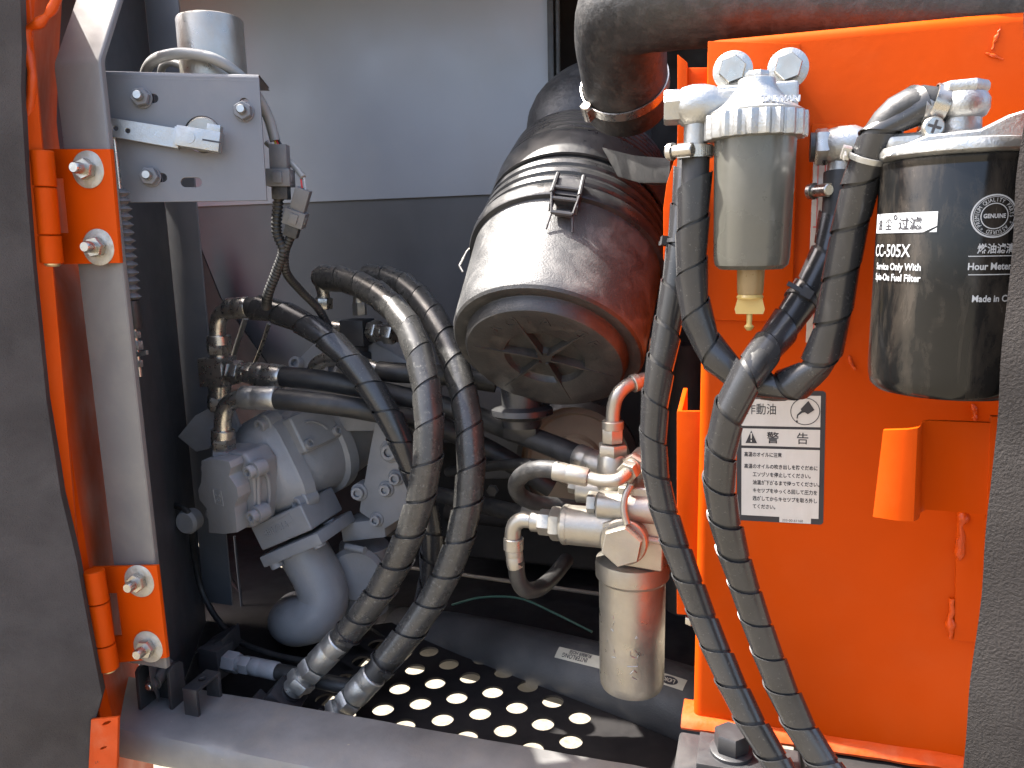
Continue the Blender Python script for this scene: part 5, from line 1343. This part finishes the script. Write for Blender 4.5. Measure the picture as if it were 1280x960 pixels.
# hammered stamp marks on the bowl
st = MB()
random.seed(3)
def bs(px, py):
    d = ray(px, py); d2 = V((d.x, d.y)); c2 = V((CAMLOC.x-po.x, CAMLOC.y-po.y)); a_, b_, c_ = d2.dot(d2), 2*d2.dot(c2), c2.dot(c2)-(k*.99)**2
    t = (-b_-math.sqrt(max(0, b_*b_-4*a_*c_)))/(2*a_); p = CAMLOC+d*t; return p, V((p.x-po.x, p.y-po.y, 0)).normalized()
for seg_ in ([(766, 770), (767, 773)], [(768, 777), (766, 782)], [(764, 786), (767, 789)], [(760, 800), (759, 802)], [(767, 812), (768, 816)], [(765, 821), (770, 822)], [(796, 795), (794, 798), (797, 797)],
             [(788, 814), (788, 820), (796, 823), (798, 819), (793, 812)], [(784, 833), (797, 833), (797, 830)], [(788, 842), (792, 838), (796, 841)], [(790, 847), (796, 850)]):
    pts = [bs(*q) for q in seg_]; pp = [p+n*.0004 for p, n in pts]
    if len(pp) == 2: pp = [pp[0], pp[0].lerp(pp[1], .5), pp[1]]
    st.tube(pp, .0006, 6)
st.build('stamp_mark', 'alu', bw)
# head casting
hc0, hc1 = PY(770, 712, YO-.038), PY(829, 612, YO-.038)
MB().quadslab([PY(768, 706, YO-.040), PY(828, 716, YO-.040), PY(831, 640, YO-.040), PY(826, 612, YO-.040), PY(772, 608, YO-.040)], V((0, .075, 0))).build('head_block', 'silver', pf, bev=.004, seg=3, recalc=True)
# lower horizontal barrel
a, b = PY(702, 655, YO-.03), PY(800, 664, YO-.03); d = (b-a).normalized()
MB().cyl(a, b, 24*s, seg=40, c=.003).build('inlet_barrel', 'silver', pf)
MB().cyl(a+d*.004, a+d*.009, 24.6*s, seg=40).build('barrel_ring', 'silver', pf)
nut(pf, PY(689, 654, YO-.03), PY(702, 655, YO-.03), 21*s, 'silver', .3)
nut(pf, PY(674, 652, YO-.03), PY(689, 653.5, YO-.03), 16*s, 'silver', .1); collar_(pf, PY(664, 651, YO-.03), PY(676, 652, YO-.03), 13*s, 'silver')
# upper barrel
a2, b2 = PY(747, 630, YO-.035), PY(828, 638, YO-.035)
MB().cyl(a2, b2, 17*s, seg=36, c=.002).build('outlet_barrel', 'silver', pf)
nut(pf, PY(735, 628, YO-.035), PY(746, 629, YO-.035), 14*s, 'silver', .2); collar_(pf, PY(744, 629, YO-.035), PY(750, 630, YO-.035), 12*s, 'darksteel')
# big hex plug facing out
pc_ = PY(779, 678, YO-.055); nn = V((.05, -1, .06)).normalized()
MB().cyl(pc_+V((0, .03, 0)), pc_-nn*.006+nn*.008, 28*s, seg=40, c=.002).build('plug_boss', 'silver', pf)
MB().hexa(pc_+nn*.0, pc_+nn*.020, 24.5*s, .35).build('hex_plug', 'silver', pf)
# ribs
MB().tube(Path(spline([PY(784, 655, YO-.062), PY(780, 640, YO-.060), PY(781, 622, YO-.056), PY(788, 606, YO-.05)], .004)), 4*s, 10).build('cast_rib', 'silver', pf)
MB().tube(Path([PY(800, 672, YO-.044), PY(815, 675, YO-.042), PY(828, 677, YO-.041)]), 4*s, 10).build('cast_rib', 'silver', pf)
MB().quadslab([PY(753, 655, YO-.055), PY(753, 664, YO-.055), PY(764, 660, YO-.055), PY(764, 652, YO-.055)], V((0, .02, 0))).build('cast_tab', 'silver', pf, bev=.001)
# upper port: cylinder, hex, nut, tube going up
MB().lathe(V((PY(766, 600, YO).x, YO, 0)), UZ, [(19*s, Zo(612)), (18.5*s, Zo(572)), (16*s, Zo(568))], 36).build('port_tower', 'silver', pf)
tw = V((PY(766, 560, YO).x, YO, 0))
MB().hexa(tw+UZ*Zo(571), tw+UZ*Zo(556), 18.5*s, .25).build('port_hex', 'silver', pf)
MB().hexa(tw+UZ*Zo(554), tw+UZ*Zo(536), 13.5*s, .1).build('hex_nut', 'silver', pf)
collar_(pf, tw+UZ*Zo(538), tw+UZ*Zo(527), 13*s, 'silver')
bt = MB().tube(Path(spline([PY(766, 534, YO), PY(767, 510, YO), PY(772, 494, YO), PY(784, 482, YO+.01), PY(806, 474, YO+.03)], .004)), 8.5*s, 20).build('bent_tube', 'silver', pf)
collar_(pf, PY(790, 480, YO+.014), PY(798, 477, YO+.02), 11*s, 'silver')
# second low tower behind
MB().cyl(PY(722, 612, YO+.02), PY(760, 616, YO+.02), 16*s).build('rear_barrel', 'silver', pf)
nut(pf, PY(712, 604, YO+.02), PY(722, 606, YO+.02), 12*s, 'silver')
# side port: bent tube sweeping to the ferrule on the left
sp_pts = [(733, 596, YO-.05), (752, 601, YO-.055), (772, 600, YO-.057), (781, 594, YO-.05), (788, 586, YO-.035)]
MB().tube(Path(spline([PY(*p) for p in sp_pts], .004)), 7.5*s, 18).build('swept_tube', 'silver', pf)
dn = (PY(794, 580, YO-.02)-PY(780, 595, YO-.05)).normalized()
p = PY(783, 592, YO-.046)
nut(pf, p, p+dn*.012, 13*s, 'silver'); collar_(pf, p+dn*.012, p+dn*.018, 11*s, 'silver'); nut(pf, p+dn*.018, p+dn*.030, 15*s, 'silver', .5); collar_(pf, p+dn*.03, p+dn*.05, 12*s, 'silver')
MB().quadslab([PY(796, 570, YO), PY(796, 612, YO), PY(826, 612, YO), PY(812, 575, YO)], V((0, .04, 0))).build('head_shoulder', 'silver', pf, bev=.004, recalc=True)
lp = thing('looped_hose', 'small dusty black hose looping back from a silver ferrule', 'hose', PY(660, 625, YO))
PL = Path(spline([PY(*p) for p in [(700, 588, YO-.05), (676, 586, YO-.045), (655, 592, YO-.03), (645, 606, YO-.015), (651, 620, YO+.0), (672, 629, YO+.02), (705, 633, YO+.04), (740, 640, YO+.06)]], .005))
MB().tube(PL, 10.5*s, 20).build('rubber_tube', 'rubber_dusty', lp)
ferrule(lp, PY(692, 588, YO-.05), PY(735, 597, YO-.05), 11.5*s, 'silver')
dh = thing('drop_hose', 'short black hose hanging from a silver elbow left of the oil filter', 'hose', PY(655, 738, YO))
MB().tube(Path(spline([PY(*p) for p in [(668, 651, YO-.03), (652, 650, YO-.03), (643, 657, YO-.03), (641, 670, YO-.03), (642, 682, YO-.03)]], .004)), 10*s, 20).build('bent_tube', 'silver', dh)
collar_(dh, PY(642, 672, YO-.03), PY(642, 687, YO-.03), 12.5*s, 'silver'); ferrule(dh, PY(642, 685, YO-.03), PY(645, 710, YO-.03), 11*s, 'silver')
MB().tube(Path(spline([PY(*p) for p in [(645, 700, YO-.03), (647, 722, YO-.028), (655, 736, YO-.02), (672, 736, YO+.01), (690, 722, YO+.06), (708, 700, YO+.12)]], .004)), 10.5*s, 20).build('rubber_tube', 'rubber', dh)
cable('thin_hose', 'thin black hose reaching from behind wrapped hoses to silver ferrule', 'hose', [(560, 590, 1.2), (600, 584, 1.15), (650, 580, 1.08), (700, 583, 1.0)], .0085)
hG, PG = hose('return_hose', 'black hose with silver end low behind the oil filter barrel', 'hose', [(520, 612, 1.25), (590, 628, 1.2), (640, 640, 1.13), (672, 648, 1.07)], .014)
ferrule(hG, PY(660, 640, 1.08), PY(712, 646, 1.02), .015, 'silver')

# ================================================================ engine shapes in the dark behind
en = thing('engine', 'dark engine with tan pulley half hidden behind the oil filter', 'engine', PY(700, 760, 1.5))
MB().lathe(PY(722, 575, 1.35), V((0, -1, .05)), [(.105, 0), (.105, .01), (.09, .016), (.085, .010), (.05, .012), (.045, .024), (.02, .026)], 48).build('pulley', 'tan', en)
MB().lathe(PY(722, 575, 1.34), V((0, -1, .05)), [(.108, -.01), (.112, 0), (.112, .012), (.100, .02)], 48, cap0=False, cap1=False).build('drive_belt', 'rubber', en)
MB().quadslab(PYs([(590, 480), (668, 490), (672, 560), (640, 600), (600, 600)], 1.45), V((0, .1, 0))).build('block_casting', 'panel', en, bev=.01, recalc=True)
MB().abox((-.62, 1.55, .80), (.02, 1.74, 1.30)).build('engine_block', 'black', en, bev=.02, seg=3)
for i, (x, y) in enumerate(((617, 612), (700, 520), (640, 545), (590, 560))):
    bolt_head(en, PY(x, y, 1.44), V((0, -1, 0)), .012, .012, 'darksteel', name='bolt')
MB().cyl(PY(560, 640, 1.45), PY(760, 660, 1.40), .02).build('coolant_pipe', 'black', en)
MB().cyl(PY(860, 430, 1.2), PY(856, 760, 1.2), .03).build('riser_pipe', 'black', en)
MB().quadslab(PYs([(820, 380), (880, 380), (880, 760), (836, 760)], 1.30), V((0, .02, 0))).build('side_casting', 'black', en)

# ================================================================ unseen hood added above the frame to shade the rear of the bay
hd_ = MB().abox((-1.36, HOODY, 2.06), (0.62, 1.80, 2.075))
tag(hd_.build('hood', 'panel'), 'unseen dark sheet metal hood added to shade the back of the bay', 'hood')
ew = MB().abox((-1.36, 1.225, 0.76), (-1.345, 1.80, 2.055))
tag(ew.build('end_wall', 'panel'), 'dark end wall closing the bay behind the side panel flange', 'wall')
